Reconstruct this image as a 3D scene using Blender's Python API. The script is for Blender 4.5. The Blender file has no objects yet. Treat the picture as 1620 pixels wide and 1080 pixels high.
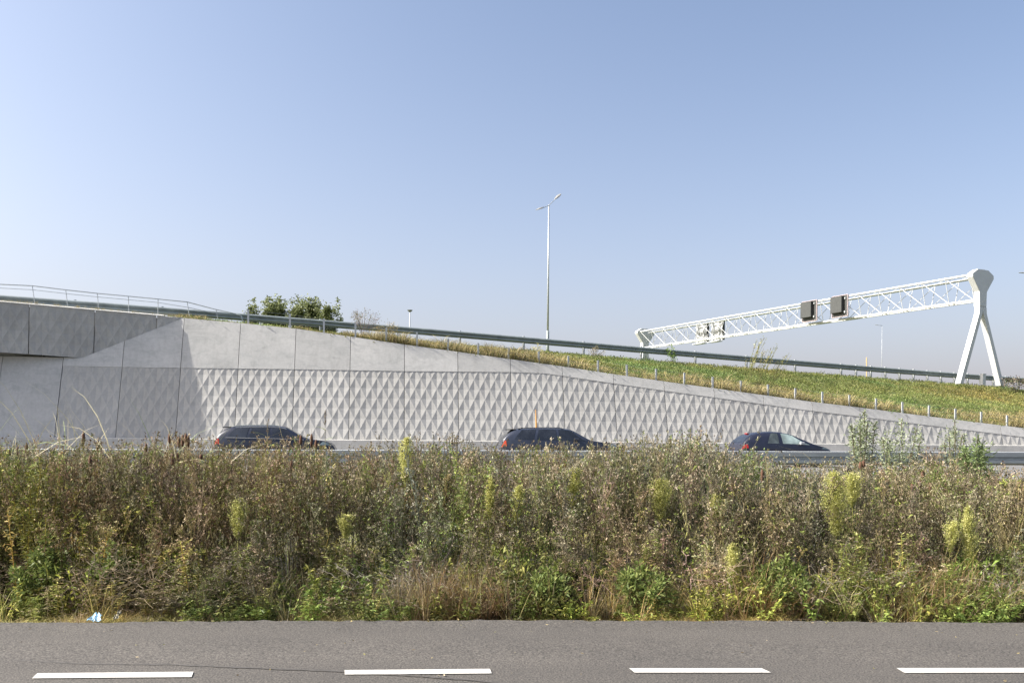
import bpy, bmesh, math, random
import numpy as np
from mathutils import Vector, Matrix

# ---------------------------------------------------------------- camera
F = 1400.0                      # focal length in photo pixels (1620 wide)
ROLL = math.radians(0.505)
EYE = 1.61
sc = bpy.context.scene
C = sc.collection
cam = bpy.data.cameras.new('camera')
camo = bpy.data.objects.new('camera', cam); C.objects.link(camo)
cam.sensor_width = 36.0; cam.lens = 36.0 * F / 1620
cam.shift_y = 152 / 1620; cam.shift_x = 1.3 / 1620
cam.clip_start = 0.1; cam.clip_end = 9000
camo.matrix_world = Matrix.Translation((0, 0, EYE)) @ Matrix.Rotation(math.radians(90), 4, 'X') @ Matrix.Rotation(ROLL, 4, 'Z')
sc.camera = camo
# ---------------------------------------------------------------- sky and sun
SUN_TO = Vector((-0.782, -0.100, 0.616)).normalized()     # towards the sun
SUN_EL = math.asin(SUN_TO.z)
world = bpy.data.worlds.new('World'); sc.world = world; world.use_nodes = True
nt = world.node_tree; nt.nodes.clear()
wo = nt.nodes.new('ShaderNodeOutputWorld'); bg = nt.nodes.new('ShaderNodeBackground')
sky = nt.nodes.new('ShaderNodeTexSky'); sky.sky_type = 'NISHITA'; sky.sun_disc = False
sky.sun_elevation = SUN_EL; sky.sun_rotation = math.atan2(SUN_TO.x, SUN_TO.y)
sky.air_density = 1.0; sky.dust_density = 6.5; sky.ozone_density = 3.0; sky.altitude = 0
bg.inputs[1].default_value = 0.112
nt.links.new(sky.outputs[0], bg.inputs[0])
# pale autumn haze low in the sky, fading upward
tc = nt.nodes.new('ShaderNodeTexCoord'); sx = nt.nodes.new('ShaderNodeSeparateXYZ'); nt.links.new(tc.outputs['Generated'], sx.inputs[0])
m1 = nt.nodes.new('ShaderNodeMath'); m1.operation = 'SUBTRACT'; m1.inputs[0].default_value = 1; m1.use_clamp = True; nt.links.new(sx.outputs[2], m1.inputs[1])
m2 = nt.nodes.new('ShaderNodeMath'); m2.operation = 'POWER'; m2.inputs[1].default_value = 4.2; nt.links.new(m1.outputs[0], m2.inputs[0])
bg2 = nt.nodes.new('ShaderNodeBackground'); bg2.inputs[0].default_value = (.228, .208, .232, 1); nt.links.new(m2.outputs[0], bg2.inputs[1])
ad = nt.nodes.new('ShaderNodeAddShader'); nt.links.new(bg.outputs[0], ad.inputs[0]); nt.links.new(bg2.outputs[0], ad.inputs[1])
nt.links.new(ad.outputs[0], wo.inputs[0])
sl = bpy.data.lights.new('sun', 'SUN'); sl.energy = 5.0; sl.angle = math.radians(0.55); sl.color = (1, .955, .88)
slo = bpy.data.objects.new('sun', sl); C.objects.link(slo)
slo.rotation_euler = SUN_TO.to_track_quat('Z', 'Y').to_euler(); slo.location = (-40, -10, 60)
sc.view_settings.view_transform = 'Standard'; sc.view_settings.look = 'None'
sc.view_settings.exposure = 1.1; sc.view_settings.gamma = 1
sc.cycles.max_bounces = 6; sc.cycles.transparent_max_bounces = 8

rng = np.random.default_rng(7)
random.seed(7)

# ---------------------------------------------------------------- helpers
def ray(px, py):
    dx, dy = px - 810, py - 540
    c, s = math.cos(ROLL), math.sin(ROLL)
    ux = c * dx + s * dy; uy = -s * dx + c * dy
    return np.array([ux / F, 1.0, -(uy - 152) / F])
EY = np.array([0, 0, EYE])
def at(px, py, Y): return EY + ray(px, py) * Y
def on_ground(px, py, z=0.0):
    d = ray(px, py); return EY + d * ((z - EYE) / d[2])
def on_vplane(px, py, P0, dr):             # vertical plane through P0 along dr (2-D)
    nn = np.array([-dr[1], dr[0], 0.0]); d = ray(px, py)
    return EY + d * (((P0 - EY) @ nn) / (d @ nn))
def sm(t): t = np.clip(t, 0, 1); return t * t * (3 - 2 * t)

def tag(o, label=None, cat=None, group=None, kind=None):
    if label: o['label'] = label
    if cat: o['category'] = cat
    if group: o['group'] = group
    if kind: o['kind'] = kind
    return o
def empty(name, loc, rz=0, **k):
    o = bpy.data.objects.new(name, None); C.objects.link(o); o.location = loc; o.rotation_euler = (0, 0, rz)
    o.empty_display_size = .2
    bpy.context.view_layer.update()
    return tag(o, **k)
def link_mesh(name, me, mat, parent=None, smooth=False):
    if mat is not None and len(me.materials) == 0: me.materials.append(mat)
    if smooth:
        me.polygons.foreach_set('use_smooth', [True] * len(me.polygons))
    o = bpy.data.objects.new(name, me); C.objects.link(o)
    if parent is not None:
        o.parent = parent; o.matrix_parent_inverse = parent.matrix_world.inverted()
    return o
class MB:
    """mesh collector in world coordinates"""
    def __init__(s): s.v = []; s.f = []
    def add(s, vs, fs):
        b = len(s.v); s.v += [tuple(map(float, p)) for p in vs]; s.f += [tuple(b + i for i in f) for f in fs]
    def box(s, c, hx, hy, hz, ax=(1, 0, 0), ay=(0, 1, 0), az=(0, 0, 1)):
        c = np.array(c, float); ax, ay, az = (np.array(q, float) for q in (ax, ay, az))
        vs = [c + i * hx * ax + j * hy * ay + k * hz * az for k in (-1, 1) for j in (-1, 1) for i in (-1, 1)]
        s.add(vs, [(0, 2, 3, 1), (4, 5, 7, 6), (0, 1, 5, 4), (2, 6, 7, 3), (0, 4, 6, 2), (1, 3, 7, 5)])
    def tube(s, pts, r, n=8, caps=True):
        pts = [np.array(p, float) for p in pts]; rs = r if isinstance(r, (list, tuple)) else [r] * len(pts)
        rings = []
        up = np.array([0, 0, 1.0])
        for i, p in enumerate(pts):
            d = pts[min(i + 1, len(pts) - 1)] - pts[max(i - 1, 0)]; d = d / (np.linalg.norm(d) + 1e-9)
            a = np.cross(d, up if abs(d[2]) < .95 else np.array([1.0, 0, 0])); a /= np.linalg.norm(a); b = np.cross(d, a)
            rings.append([p + rs[i] * (math.cos(t) * a + math.sin(t) * b) for t in [2 * math.pi * (k + .5) / n for k in range(n)]])
        vs = [q for rg in rings for q in rg]; fs = []
        for i in range(len(pts) - 1):
            for k in range(n):
                fs.append((i * n + k, i * n + (k + 1) % n, (i + 1) * n + (k + 1) % n, (i + 1) * n + k))
        if caps: fs.append(tuple(range(n))[::-1]); fs.append(tuple((len(pts) - 1) * n + k for k in range(n)))
        s.add(vs, fs)
    def prism(s, poly, off):
        """poly: 3-D polygon, extruded by vector off"""
        n = len(poly); off = np.array(off, float)
        vs = [np.array(p, float) for p in poly] + [np.array(p, float) + off for p in poly]
        s.add(vs, [tuple(range(n)), tuple(range(2 * n - 1, n - 1, -1))] + [(i, n + i, n + (i + 1) % n, (i + 1) % n) for i in range(n)])
    def sweep(s, path, prof, side):
        """profile [(across, up)] swept along path; side = horizontal unit vector of +across"""
        m = len(prof); side = np.array(side, float); vs = []
        for p in path: vs += [np.array(p) + side * a + np.array([0, 0, h]) for a, h in prof]
        fs = []
        for i in range(len(path) - 1):
            for k in range(m):
                fs.append((i * m + k, i * m + (k + 1) % m, (i + 1) * m + (k + 1) % m, (i + 1) * m + k))
        fs.append(tuple(range(m))[::-1]); fs.append(tuple((len(path) - 1) * m + k for k in range(m)))
        s.add(vs, fs)
    def build(s, name, mat, parent=None, smooth=False, bevel=0, fix=True):
        me = bpy.data.meshes.new(name); me.from_pydata(s.v, [], s.f); me.update()
        if fix:
            bm = bmesh.new(); bm.from_mesh(me); bmesh.ops.recalc_face_normals(bm, faces=bm.faces); bm.to_mesh(me); bm.free()
        o = link_mesh(name, me, mat, parent, smooth)
        if bevel:
            b = o.modifiers.new('bevel', 'BEVEL'); b.width = bevel; b.segments = 2; b.limit_method = 'ANGLE'
        return o

# ---------------------------------------------------------------- materials
def new_mat(name):
    m = bpy.data.materials.new(name); m.use_nodes = True
    return m, m.node_tree, m.node_tree.nodes['Principled BSDF']
def N(nt, t, **k):
    n = nt.nodes.new(t)
    for a, b in k.items(): setattr(n, a, b)
    return n
def noise(nt, scale, detail=4, rough=.55, vec=None):
    n = N(nt, 'ShaderNodeTexNoise'); n.inputs['Scale'].default_value = scale; n.inputs['Detail'].default_value = detail
    n.inputs['Roughness'].default_value = rough
    if vec is not None: nt.links.new(vec, n.inputs['Vector'])
    return n
def ramp(nt, fac, stops):
    r = N(nt, 'ShaderNodeValToRGB'); el = r.color_ramp.elements
    while len(el) < len(stops): el.new(.5)
    for e, (p, c) in zip(el, stops): e.position = p; e.color = (*c, 1) if len(c) == 3 else c
    nt.links.new(fac, r.inputs[0]); return r
def mix(nt, a, b, fac, mode='MIX'):
    m = N(nt, 'ShaderNodeMix', data_type='RGBA', blend_type=mode)
    if isinstance(fac, (int, float)): m.inputs[0].default_value = fac
    else: nt.links.new(fac, m.inputs[0])
    for i, q in ((6, a), (7, b)):
        if isinstance(q, tuple): m.inputs[i].default_value = (*q, 1)
        else: nt.links.new(q, m.inputs[i])
    return m.outputs[2]
def bump(nt, p, h, strength=.3, dist=.01):
    b = N(nt, 'ShaderNodeBump'); b.inputs['Strength'].default_value = strength; b.inputs['Distance'].default_value = dist
    nt.links.new(h, b.inputs['Height']); nt.links.new(b.outputs[0], p.inputs['Normal'])
def geo_pos(nt): return N(nt, 'ShaderNodeNewGeometry').outputs['Position']
def simple(name, col, rough=.5, metal=0.0, var=.12, scale=6.0, bmp=0):
    m, nt, p = new_mat(name); pos = geo_pos(nt)
    n = noise(nt, scale, 5, .6, pos)
    r = ramp(nt, n.outputs['Fac'], [(.3, tuple(c * (1 - var) for c in col)), (.7, tuple(min(1, c * (1 + var)) for c in col))])
    nt.links.new(r.outputs[0], p.inputs['Base Color']); p.inputs['Roughness'].default_value = rough; p.inputs['Metallic'].default_value = metal
    if bmp: bump(nt, p, n.outputs['Fac'], bmp, .01)
    return m

def concrete(name, base, dark, warm=.0, stain=.5):
    m, nt, p = new_mat(name); pos = geo_pos(nt)
    oi = N(nt, 'ShaderNodeObjectInfo')
    off = N(nt, 'ShaderNodeVectorMath', operation='MULTIPLY_ADD'); nt.links.new(oi.outputs['Random'], off.inputs[0])
    off.inputs[1].default_value = (37, 11, 23); nt.links.new(pos, off.inputs[2])
    n1 = noise(nt, .55, 6, .62, off.outputs[0]); n2 = noise(nt, 9, 5, .7, pos)
    st = N(nt, 'ShaderNodeMapping'); st.inputs['Scale'].default_value = (1.0, 1.0, 3.2); nt.links.new(off.outputs[0], st.inputs[0])
    n3 = noise(nt, .9, 5, .6, st.outputs[0]); n3.inputs['Distortion'].default_value = .8
    c = ramp(nt, n1.outputs['Fac'], [(.34, dark), (.62, base)]).outputs[0]
    c = mix(nt, c, ramp(nt, n3.outputs['Fac'], [(.52, (1, 1, 1)), (.6, (.86, .87, .87)), (.7, (.95, .95, .95))]).outputs[0], stain, 'MULTIPLY')
    c = mix(nt, c, ramp(nt, n2.outputs['Fac'], [(.35, (.9, .9, .9)), (.65, (1.06, 1.06, 1.06))]).outputs[0], .7, 'MULTIPLY')
    sk = N(nt, 'ShaderNodeMapping'); sk.inputs['Scale'].default_value = (5.5, 5.5, .22); nt.links.new(off.outputs[0], sk.inputs[0])
    n4 = noise(nt, 1.0, 5, .65, sk.outputs[0])
    c = mix(nt, c, ramp(nt, n4.outputs['Fac'], [(.30, (.86, .86, .85)), (.48, (1, 1, 1)), (.7, (1.03, 1.03, 1.03))]).outputs[0], .75, 'MULTIPLY')
    v = N(nt, 'ShaderNodeMapRange'); nt.links.new(oi.outputs['Random'], v.inputs[0]); v.inputs[3].default_value = .92; v.inputs[4].default_value = 1.04
    c = mix(nt, c, v.outputs[0], 1.0, 'MULTIPLY')
    nt.links.new(c, p.inputs['Base Color']); p.inputs['Roughness'].default_value = .85
    bump(nt, p, n2.outputs['Fac'], .25, .004)
    return m
M = {}
M['conc'] = concrete('concrete_relief', (.405, .396, .372), (.37, .362, .342), stain=.35)
M['conc_s'] = concrete('concrete_smooth', (.51, .50, .475), (.43, .425, .405), stain=.8)
M['conc_d'] = concrete('concrete_fascia', (.41, .41, .40), (.34, .34, .335), stain=.4)
M['conc_b'] = concrete('concrete_barrier', (.52, .505, .47), (.42, .41, .38), stain=.6)
M['dark'] = simple('dark_joint', (.03, .03, .03), .9)
M['galv'] = simple('galvanised_steel', (.42, .45, .46), .45, .55, .12, 3)
M['galvd'] = simple('weathered_galvanised_steel', (.24, .27, .265), .5, .3, .2, 2)
M['galvp'] = simple('galvanised_post', (.40, .42, .43), .55, .3, .08, 3)
M['white'] = simple('white_painted_steel', (.50, .51, .51), .5, 0, .05, 2)
M['grey_box'] = simple('grey_sign_housing', (.034, .037, .036), .65, 0, .15, 4)
M['black'] = simple('black_plastic', (.012, .012, .013), .6)
M['redrim'] = simple('pale_pink_rim', (.62, .5, .5), .5)
M['rubber'] = simple('tyre_rubber', (.02, .02, .02), .85)
M['rim'] = simple('wheel_alloy', (.45, .46, .48), .3, .8)
M['lamp_head'] = simple('lamp_head_grey', (.22, .22, .21), .5)
M['orange'] = simple('rusty_orange_marker', (.40, .20, .05), .7, 0, .3, 8)
M['ochre'] = simple('ochre_post', (.55, .36, .16), .6)
M['bluep'] = simple('blue_white_plastic', (.36, .55, .68), .35, 0, .5, 25)
M['chrome'] = simple('chrome_trim', (.75, .76, .78), .2, .9)

def paint(name, col):
    m, nt, p = new_mat(name); pos = geo_pos(nt); n = noise(nt, 5, 4, .6, pos)
    r = ramp(nt, n.outputs['Fac'], [(.3, col), (.75, tuple(c * 1.35 + .004 for c in col))])
    nt.links.new(r.outputs[0], p.inputs['Base Color']); p.inputs['Roughness'].default_value = .35; p.inputs['Coat Weight'].default_value = .3
    p.inputs['Coat Roughness'].default_value = .08; return m
M['car_navy'] = paint('dark_navy_car_paint', (.007, .010, .022))
M['car_blue'] = paint('grey_blue_car_paint', (.018, .023, .038))
M['car_indigo'] = paint('indigo_car_paint', (.010, .012, .024))
def glass(name, col, rough=.05):
    m, nt, p = new_mat(name); pos = geo_pos(nt); n = noise(nt, 2.2, 2, .5, pos)
    r = ramp(nt, n.outputs['Fac'], [(.4, col), (.7, tuple(c * 2.2 for c in col))])
    nt.links.new(r.outputs[0], p.inputs['Base Color']); p.inputs['Roughness'].default_value = rough; p.inputs['Specular IOR Level'].default_value = .8; return m
M['glass'] = glass('tinted_car_glass', (.012, .014, .018))
M['glass_m'] = glass('grey_car_glass', (.05, .06, .06), .08)
M['glass_l'] = glass('clear_car_glass', (.16, .2, .19), .1)
def lens(name, col):
    m, nt, p = new_mat(name); pos = geo_pos(nt); v = N(nt, 'ShaderNodeTexVoronoi'); v.inputs['Scale'].default_value = 30; nt.links.new(pos, v.inputs[0])
    r = ramp(nt, v.outputs['Distance'], [(0, col), (1, tuple(c * .7 for c in col))]); nt.links.new(r.outputs[0], p.inputs['Base Color'])
    p.inputs['Roughness'].default_value = .2; return m
M['red'] = lens('red_lamp_lens', (.42, .015, .012)); M['redor'] = lens('orange_red_lamp_lens', (.6, .07, .025))

# asphalt
def asphalt(name, a, b, sc1=110):
    m, nt, p = new_mat(name); pos = geo_pos(nt)
    v = N(nt, 'ShaderNodeTexVoronoi'); v.inputs['Scale'].default_value = sc1; nt.links.new(pos, v.inputs['Vector'])
    n1 = noise(nt, sc1 * 1.1, 3, .7, pos); n2 = noise(nt, .6, 5, .6, pos)
    st = N(nt, 'ShaderNodeMapping'); st.inputs['Scale'].default_value = (.08, 1.6, 1); nt.links.new(pos, st.inputs[0]); n3 = noise(nt, 1.2, 4, .6, st.outputs[0])
    c = ramp(nt, n1.outputs['Fac'], [(.36, a), (.5, tuple((x + y) / 2 for x, y in zip(a, b))), (.66, b)]).outputs[0]
    c = mix(nt, c, ramp(nt, v.outputs['Color'], [(.0, (.72, .72, .72)), (.5, (1, 1, 1)), (1., (1.3, 1.27, 1.22))]).outputs[0], .8, 'MULTIPLY')
    c = mix(nt, c, ramp(nt, n2.outputs['Fac'], [(.3, (.80, .80, .80)), (.7, (1.10, 1.09, 1.07))]).outputs[0], 1, 'MULTIPLY')
    c = mix(nt, c, ramp(nt, n3.outputs['Fac'], [(.35, (.9, .9, .9)), (.65, (1.06, 1.06, 1.06))]).outputs[0], 1, 'MULTIPLY')
    nt.links.new(c, p.inputs['Base Color']); p.inputs['Roughness'].default_value = .9
    bump(nt, p, n1.outputs['Fac'], .6, .004); return m
M['asph'] = asphalt('cycle_road_asphalt', (.012, .011, .010), (.132, .121, .109), 70)
M['asph2'] = asphalt('motorway_asphalt', (.11, .108, .105), (.18, .175, .17), 60)
def worn_paint():
    m, nt, p = new_mat('road_paint'); pos = geo_pos(nt); n = noise(nt, 60, 5, .75, pos)
    r = ramp(nt, n.outputs['Fac'], [(.34, (.22, .21, .19)), (.44, (.46, .445, .41)), (.8, (.52, .505, .465))])
    nt.links.new(r.outputs[0], p.inputs['Base Color']); p.inputs['Roughness'].default_value = .7; bump(nt, p, n.outputs['Fac'], .4, .003); return m
M['paint'] = worn_paint()
M['tar'] = simple('tar_seam', (.062, .057, .052), .8, 0, .3, 30)

def soil(name, cols, scale=1.6):
    m, nt, p = new_mat(name); pos = geo_pos(nt); n1 = noise(nt, scale, 8, .7, pos); n2 = noise(nt, 35, 5, .7, pos)
    k = len(cols); c = ramp(nt, n1.outputs['Fac'], [(.32 + .36 * i / (k - 1), q) for i, q in enumerate(cols)]).outputs[0]
    c = mix(nt, c, ramp(nt, n2.outputs['Fac'], [(.3, (.6, .6, .6)), (.7, (1.35, 1.35, 1.35))]).outputs[0], .8, 'MULTIPLY')
    nt.links.new(c, p.inputs['Base Color']); p.inputs['Roughness'].default_value = .95; bump(nt, p, n2.outputs['Fac'], .8, .03); return m
M['soil'] = soil('verge_soil', [(.035, .045, .016), (.06, .052, .032), (.10, .085, .055)])
M['bank'] = soil('bank_turf', [(.07, .10, .02), (.11, .13, .03), (.15, .14, .05)], .8)
M['field'] = soil('field_turf', [(.06, .09, .025), (.09, .10, .035)], .05)

def leaf_mat(name, transl=.35, rough=.6):
    m, nt, p = new_mat(name); at_ = N(nt, 'ShaderNodeAttribute'); at_.attribute_name = 'Col'
    pos = geo_pos(nt); n = noise(nt, 60, 2, .5, pos)
    c = mix(nt, at_.outputs['Color'], ramp(nt, n.outputs['Fac'], [(.3, (.8, .8, .8)), (.7, (1.2, 1.2, 1.2))]).outputs[0], .8, 'MULTIPLY')
    nt.links.new(c, p.inputs['Base Color']); p.inputs['Roughness'].default_value = rough; p.inputs['Specular IOR Level'].default_value = .3
    tr = N(nt, 'ShaderNodeBsdfTranslucent'); nt.links.new(c, tr.inputs[0]); mx = N(nt, 'ShaderNodeMixShader'); mx.inputs[0].default_value = transl
    nt.links.new(p.outputs[0], mx.inputs[1]); nt.links.new(tr.outputs[0], mx.inputs[2])
    nt.links.new(mx.outputs[0], nt.nodes['Material Output'].inputs[0]); return m
M['leaf'] = leaf_mat('foliage'); M['dry'] = leaf_mat('dried_foliage', .22, .8)

# ---------------------------------------------------------------- the wall plane
A = math.radians(8.2); LB = .29; PW = 2.7
B0 = np.array([-5.91 * PW, 15.58 * PW, EYE])
U = np.array([math.cos(A), math.sin(A), 0]); NN = np.array([-math.sin(A), math.cos(A), 0])
WV = np.array([0, 0, 1.0]) + LB * NN
NW = -np.cross(U, WV); NW /= np.linalg.norm(NW)
if NW[1] > 0: NW = -NW
def wsh(px, py):
    d = ray(px, py); s, h, t = np.linalg.solve(np.stack([U, WV, -d], 1), EY - B0); return s, h
def wp(s, h, d=0.0): return B0 + s * U + h * WV + d * NW
HB = -0.165
P_ = wp(*wsh(290, 503)); Q_ = wp(*wsh(130, 566))
top_px = [(290, 503), (381, 511), (469, 520), (555, 532.5), (640, 545), (725, 556.5), (807, 568), (890, 579.5), (970, 591.5), (1050, 603), (1130, 614), (1206, 624.5), (1282, 635), (1350, 643), (1450, 656), (1620, 677)]
top_sh = [wsh(*q) for q in top_px]
TS = np.array([q[0] for q in top_sh]); TH = np.array([q[1] for q in top_sh])
g_end = (TH[-1] - TH[-4]) / (TS[-1] - TS[-4])
qs, qh = wsh(130, 566); ps, ph = wsh(290, 503)
h_left = qh
def htop(s):
    if s >= TS[-1]: return TH[-1] + g_end * (s - TS[-1])
    if s >= ps: return float(np.interp(s, TS, TH))
    if s >= qs: return qh + (s - qs) / (ps - qs) * (ph - qh)
    return h_left
rel_sh = [wsh(*q) for q in [(104, 579), (293, 582), (469, 584), (640, 587), (807, 588.5), (862, 590.5)]]
RS = np.array([q[0] for q in rel_sh]); RH = np.array([q[1] for q in rel_sh])
def hrel(s):
    if s < RS[0]: return RH[0]
    if s <= RS[-1]: return float(np.interp(s, RS, RH))
    return htop(s) - (htop(RS[-1]) - RH[-1])

def clip(poly, nrm, c):       # keep nrm.p <= c ; poly of (s,h,d)
    out = []
    for i in range(len(poly)):
        a, b = poly[i], poly[(i + 1) % len(poly)]
        da, db = nrm[0] * a[0] + nrm[1] * a[1] - c, nrm[0] * b[0] + nrm[1] * b[1] - c
        if da <= 0: out.append(a)
        if (da < 0 < db) or (db < 0 < da):
            t = da / (da - db); out.append(tuple(a[k] + t * (b[k] - a[k]) for k in range(3)))
    return out
def relief(s0, s1, h0, topf, W, H, depth, mapf, mb, org=(0, 0), extra=()):
    """recessed rhombic pyramids between s0..s1, h0..line topf(s0)-topf(s1)"""
    t0, t1 = topf(s0), topf(s1)
    planes = [((-1, 0), -s0), ((1, 0), s1), ((0, -1), -h0), ((-(t1 - t0), (s1 - s0)), -(t1 - t0) * s0 + (s1 - s0) * t0)] + list(extra)
    jmax = int((max(t0, t1) - org[1]) / H) + 2; j0 = int((h0 - org[1]) / H) - 1
    for j in range(j0, jmax):
        i0 = int((s0 - org[0]) / W) - 2; i1 = int((s1 - org[0]) / W) + 2
        for i in range(i0, i1):
            cx = org[0] + (i + (j % 2) * .5) * W; cy = org[1] + j * H
            c = (cx, cy, -depth); k = [(cx - W / 2, cy, 0.), (cx, cy + H, 0.), (cx + W / 2, cy, 0.), (cx, cy - H, 0.)]
            for q in range(4):
                tri = [c, k[(q + 1) % 4], k[q]]
                for n_, cc in planes:
                    tri = clip(tri, n_, cc)
                    if len(tri) < 3: break
                if len(tri) >= 3: mb.add([mapf(*p) for p in tri], [tuple(range(len(tri)))])

wall = empty('retaining_wall', wp(0, HB), label='long pale concrete retaining wall with diamond relief panels sloping down to the right', cat='wall')
rW, rH = PW / 5, .515
for k in range(-10, 20):
    s0, s1 = k * PW + .012, (k + 1) * PW - .012
    if htop(s1) < HB + .12: break
    brk = [s0] + [x for x in (qs, ps, RS[-1]) if s0 < x < s1] + [s1]
    mb = MB()
    low = hrel if k >= -2 else (lambda s: HB)
    # smooth upper part (slightly proud), piecewise straight
    topp = [(s, htop(s)) for s in brk]; lowp = [(s, min(low(s), htop(s) - .02)) for s in brk]
    for i in range(len(brk) - 1):
        poly = [wp(*lowp[i], .012), wp(*lowp[i + 1], .012), wp(*topp[i + 1], .012), wp(*topp[i], .012)]
        mb.prism(poly, -NW * .22)
    mb.build('smooth_panel', M['conc_s'], wall, fix=False)
    if k >= -2:
        mb = MB()
        for i in range(len(brk) - 1):
            if lowp[i][1] < HB + .05 and lowp[i + 1][1] < HB + .05: continue
            relief(brk[i], brk[i + 1], HB, (lambda s, i=i: lowp[i][1] + (s - brk[i]) / (brk[i + 1] - brk[i]) * (lowp[i + 1][1] - lowp[i][1])), rW, rH, .031, wp, mb, (0, HB))
        pr = [wp(brk[0], HB, -.045)] + [wp(brk[-1], HB, -.045)] + [wp(s, h, -.045) for s, h in reversed(lowp)]
        mb.prism(pr, -NW * .17)
        mb.build('relief_panel', M['conc'], wall, fix=False)
bk = MB()
for k in range(-10, 19):
    s0, s1 = k * PW, (k + 1) * PW
    if htop(s1) < HB + .3: break
    bs = [s0] + [x for x in (qs, ps) if s0 < x < s1] + [s1]
    for a_, b_ in zip(bs[:-1], bs[1:]):
        bk.prism([wp(a_, HB - .8, -.26), wp(b_, HB - .8, -.26), wp(b_, htop(b_) - .06, -.26), wp(a_, htop(a_) - .06, -.26)], -NW * .15)
bk.build('backing_slab', M['dark'], wall, fix=False)
# low step barrier along the foot of the wall
MOT = .51                                   # motorway surface height
bar = MB(); Zt = EYE + HB
prof = [(-.62, MOT - .1), (-.62, MOT + .08), (-.36, MOT + .32), (-.30, Zt - .03), (-.27, Zt), (.30, Zt), (.30, MOT - .1)]
for j in range(-6, 12):
    path = [np.array([B0[0], B0[1], 0]) + U * (x) for x in (j * 6 + .01, j * 6 + 5.99)]
    bar.sweep(path, prof, NN)
bo = bar.build('concrete_barrier', M['conc_b'])
tag(bo, 'low grey concrete step barrier running along the foot of the relief wall', 'barrier')

# ---------------------------------------------------------------- ramp line and upper guardrail
RD = np.array([.927, .375]); RD = RD / np.linalg.norm(RD)
R0 = np.array([2.57, 54.4, 0.0]); RD3 = np.array([RD[0], RD[1], 0]); RN = np.array([-RD[1], RD[0], 0])
rail_px = [(0, 467), (140, 477.5), (290, 488), (400, 496), (560, 511.5), (700, 522.5), (860, 535.5), (1000, 547), (1200, 564.5), (1400, 581.5), (1620, 597.5)]
rt = []
for q in rail_px:
    p = on_vplane(*q, R0, RD); rt.append(((p - R0) @ RD3, p[2]))
rt = np.array(rt); pf = np.polyfit(rt[:, 0], rt[:, 1], 3)
def rail_z(t):
    t0 = np.clip(t, rt[0, 0] - 2, rt[-1, 0] + 3)
    return np.polyval(pf, t0) + (t - t0) * -.035
def rp(t, off=0, dz=0): p = R0 + RD3 * t + RN * off; return np.array([p[0], p[1], rail_z(t) + dz])
W_PROF = [(0, 0), (-.03, -.02), (-.08, -.05), (-.08, -.11), (-.02, -.15), (-.02, -.17), (-.08, -.21), (-.08, -.27), (-.03, -.30), (0, -.32), (.012, -.32), (-.015, -.29), (-.06, -.26), (-.06, -.22), (0, -.175), (0, -.145), (-.06, -.10), (-.06, -.06), (-.015, -.03), (.012, 0)]
W_PROF = [(a, h * 1.12) for a, h in W_PROF]
gr = empty('guardrail', rp(0, 0, -.75), label='long dull grey steel guardrail along the top of the grassy ramp', cat='guardrail')
mb = MB(); ts = np.arange(-75, 62, 2.0)
mb.sweep([rp(t, -.06) for t in ts], W_PROF, RN)
mb.build('beam', M['galvd'], gr)
mb = MB(); mb.sweep([rp(t, .22) for t in ts], [(-a, h) for a, h in W_PROF], RN)
mb.build('beam', M['galvd'], gr)
post_px = [829, 924, 1015, 1101, 1182, 1259, 1332]
pt = []
for x in post_px: p = on_vplane(x, 560, R0, RD); pt.append((p - R0) @ RD3)
step = (pt[-1] - pt[0]) / 6
plist = [pt[0] - step * i for i in range(1, 12)] + list(pt)
t = pt[-1] + step / 3
while t < pt[-1] + 30: plist.append(t); t += step / 3
lastpost = None
pm = MB(); pm.box((0, 0, -.45), .05, .07, .5); pm.box((0, 0, -.13), .04, .12, .06)
mesh0 = None
for t in plist:
    p = rp(t, .08)
    if mesh0 is None:
        o = pm.build('post', M['galvp']); mesh0 = o.data
    else: o = bpy.data.objects.new('post', mesh0); C.objects.link(o)
    o.location = p; o.rotation_euler = (0, 0, math.atan2(RD[1], RD[0])); o.parent = gr; o.matrix_parent_inverse = gr.matrix_world.inverted()

# ---------------------------------------------------------------- bridge: leaning fascia, deck
dR = ray(0, 478); R_ = EY + dR * (((P_ - EY) @ RN) / (dR @ RN))
e1 = (P_ - R_) / np.linalg.norm(P_ - R_)                       # to the right
NF = np.cross(e1, Q_ - P_); NF /= np.linalg.norm(NF)
if NF[1] > 0: NF = -NF
e2 = np.cross(NF, e1);
if e2[2] < 0: e2 = -e2
def fab(px, py):
    d = ray(px, py); X = EY + d * (((P_ - EY) @ NF) / (d @ NF)); v = X - P_; return v @ e1, v @ e2
def fpt(a, b, d=0.0): return P_ + a * e1 + b * e2 + d * NF
bridge = empty('motorway_bridge', R_ - np.array([0, 0, 6]), label='dark concrete bridge deck edge with faint diamond relief at the left', cat='bridge')
ja = [fab(x, 500)[0] for x in (46, 150, 248)]; jst = ja[1] - ja[0]
joints = [ja[0] - jst * i for i in range(9, 0, -1)] + ja + [-.02]
qa, qb = fab(130, 566); la, lb = fab(0, 557)
def fbot(a):
    if a > qa: return qb * (a / qa)                         # along the crease to P
    return qb + (a - qa) * (lb - qb) / (la - qa)
fW, fH = jst / 5, .53
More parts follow.
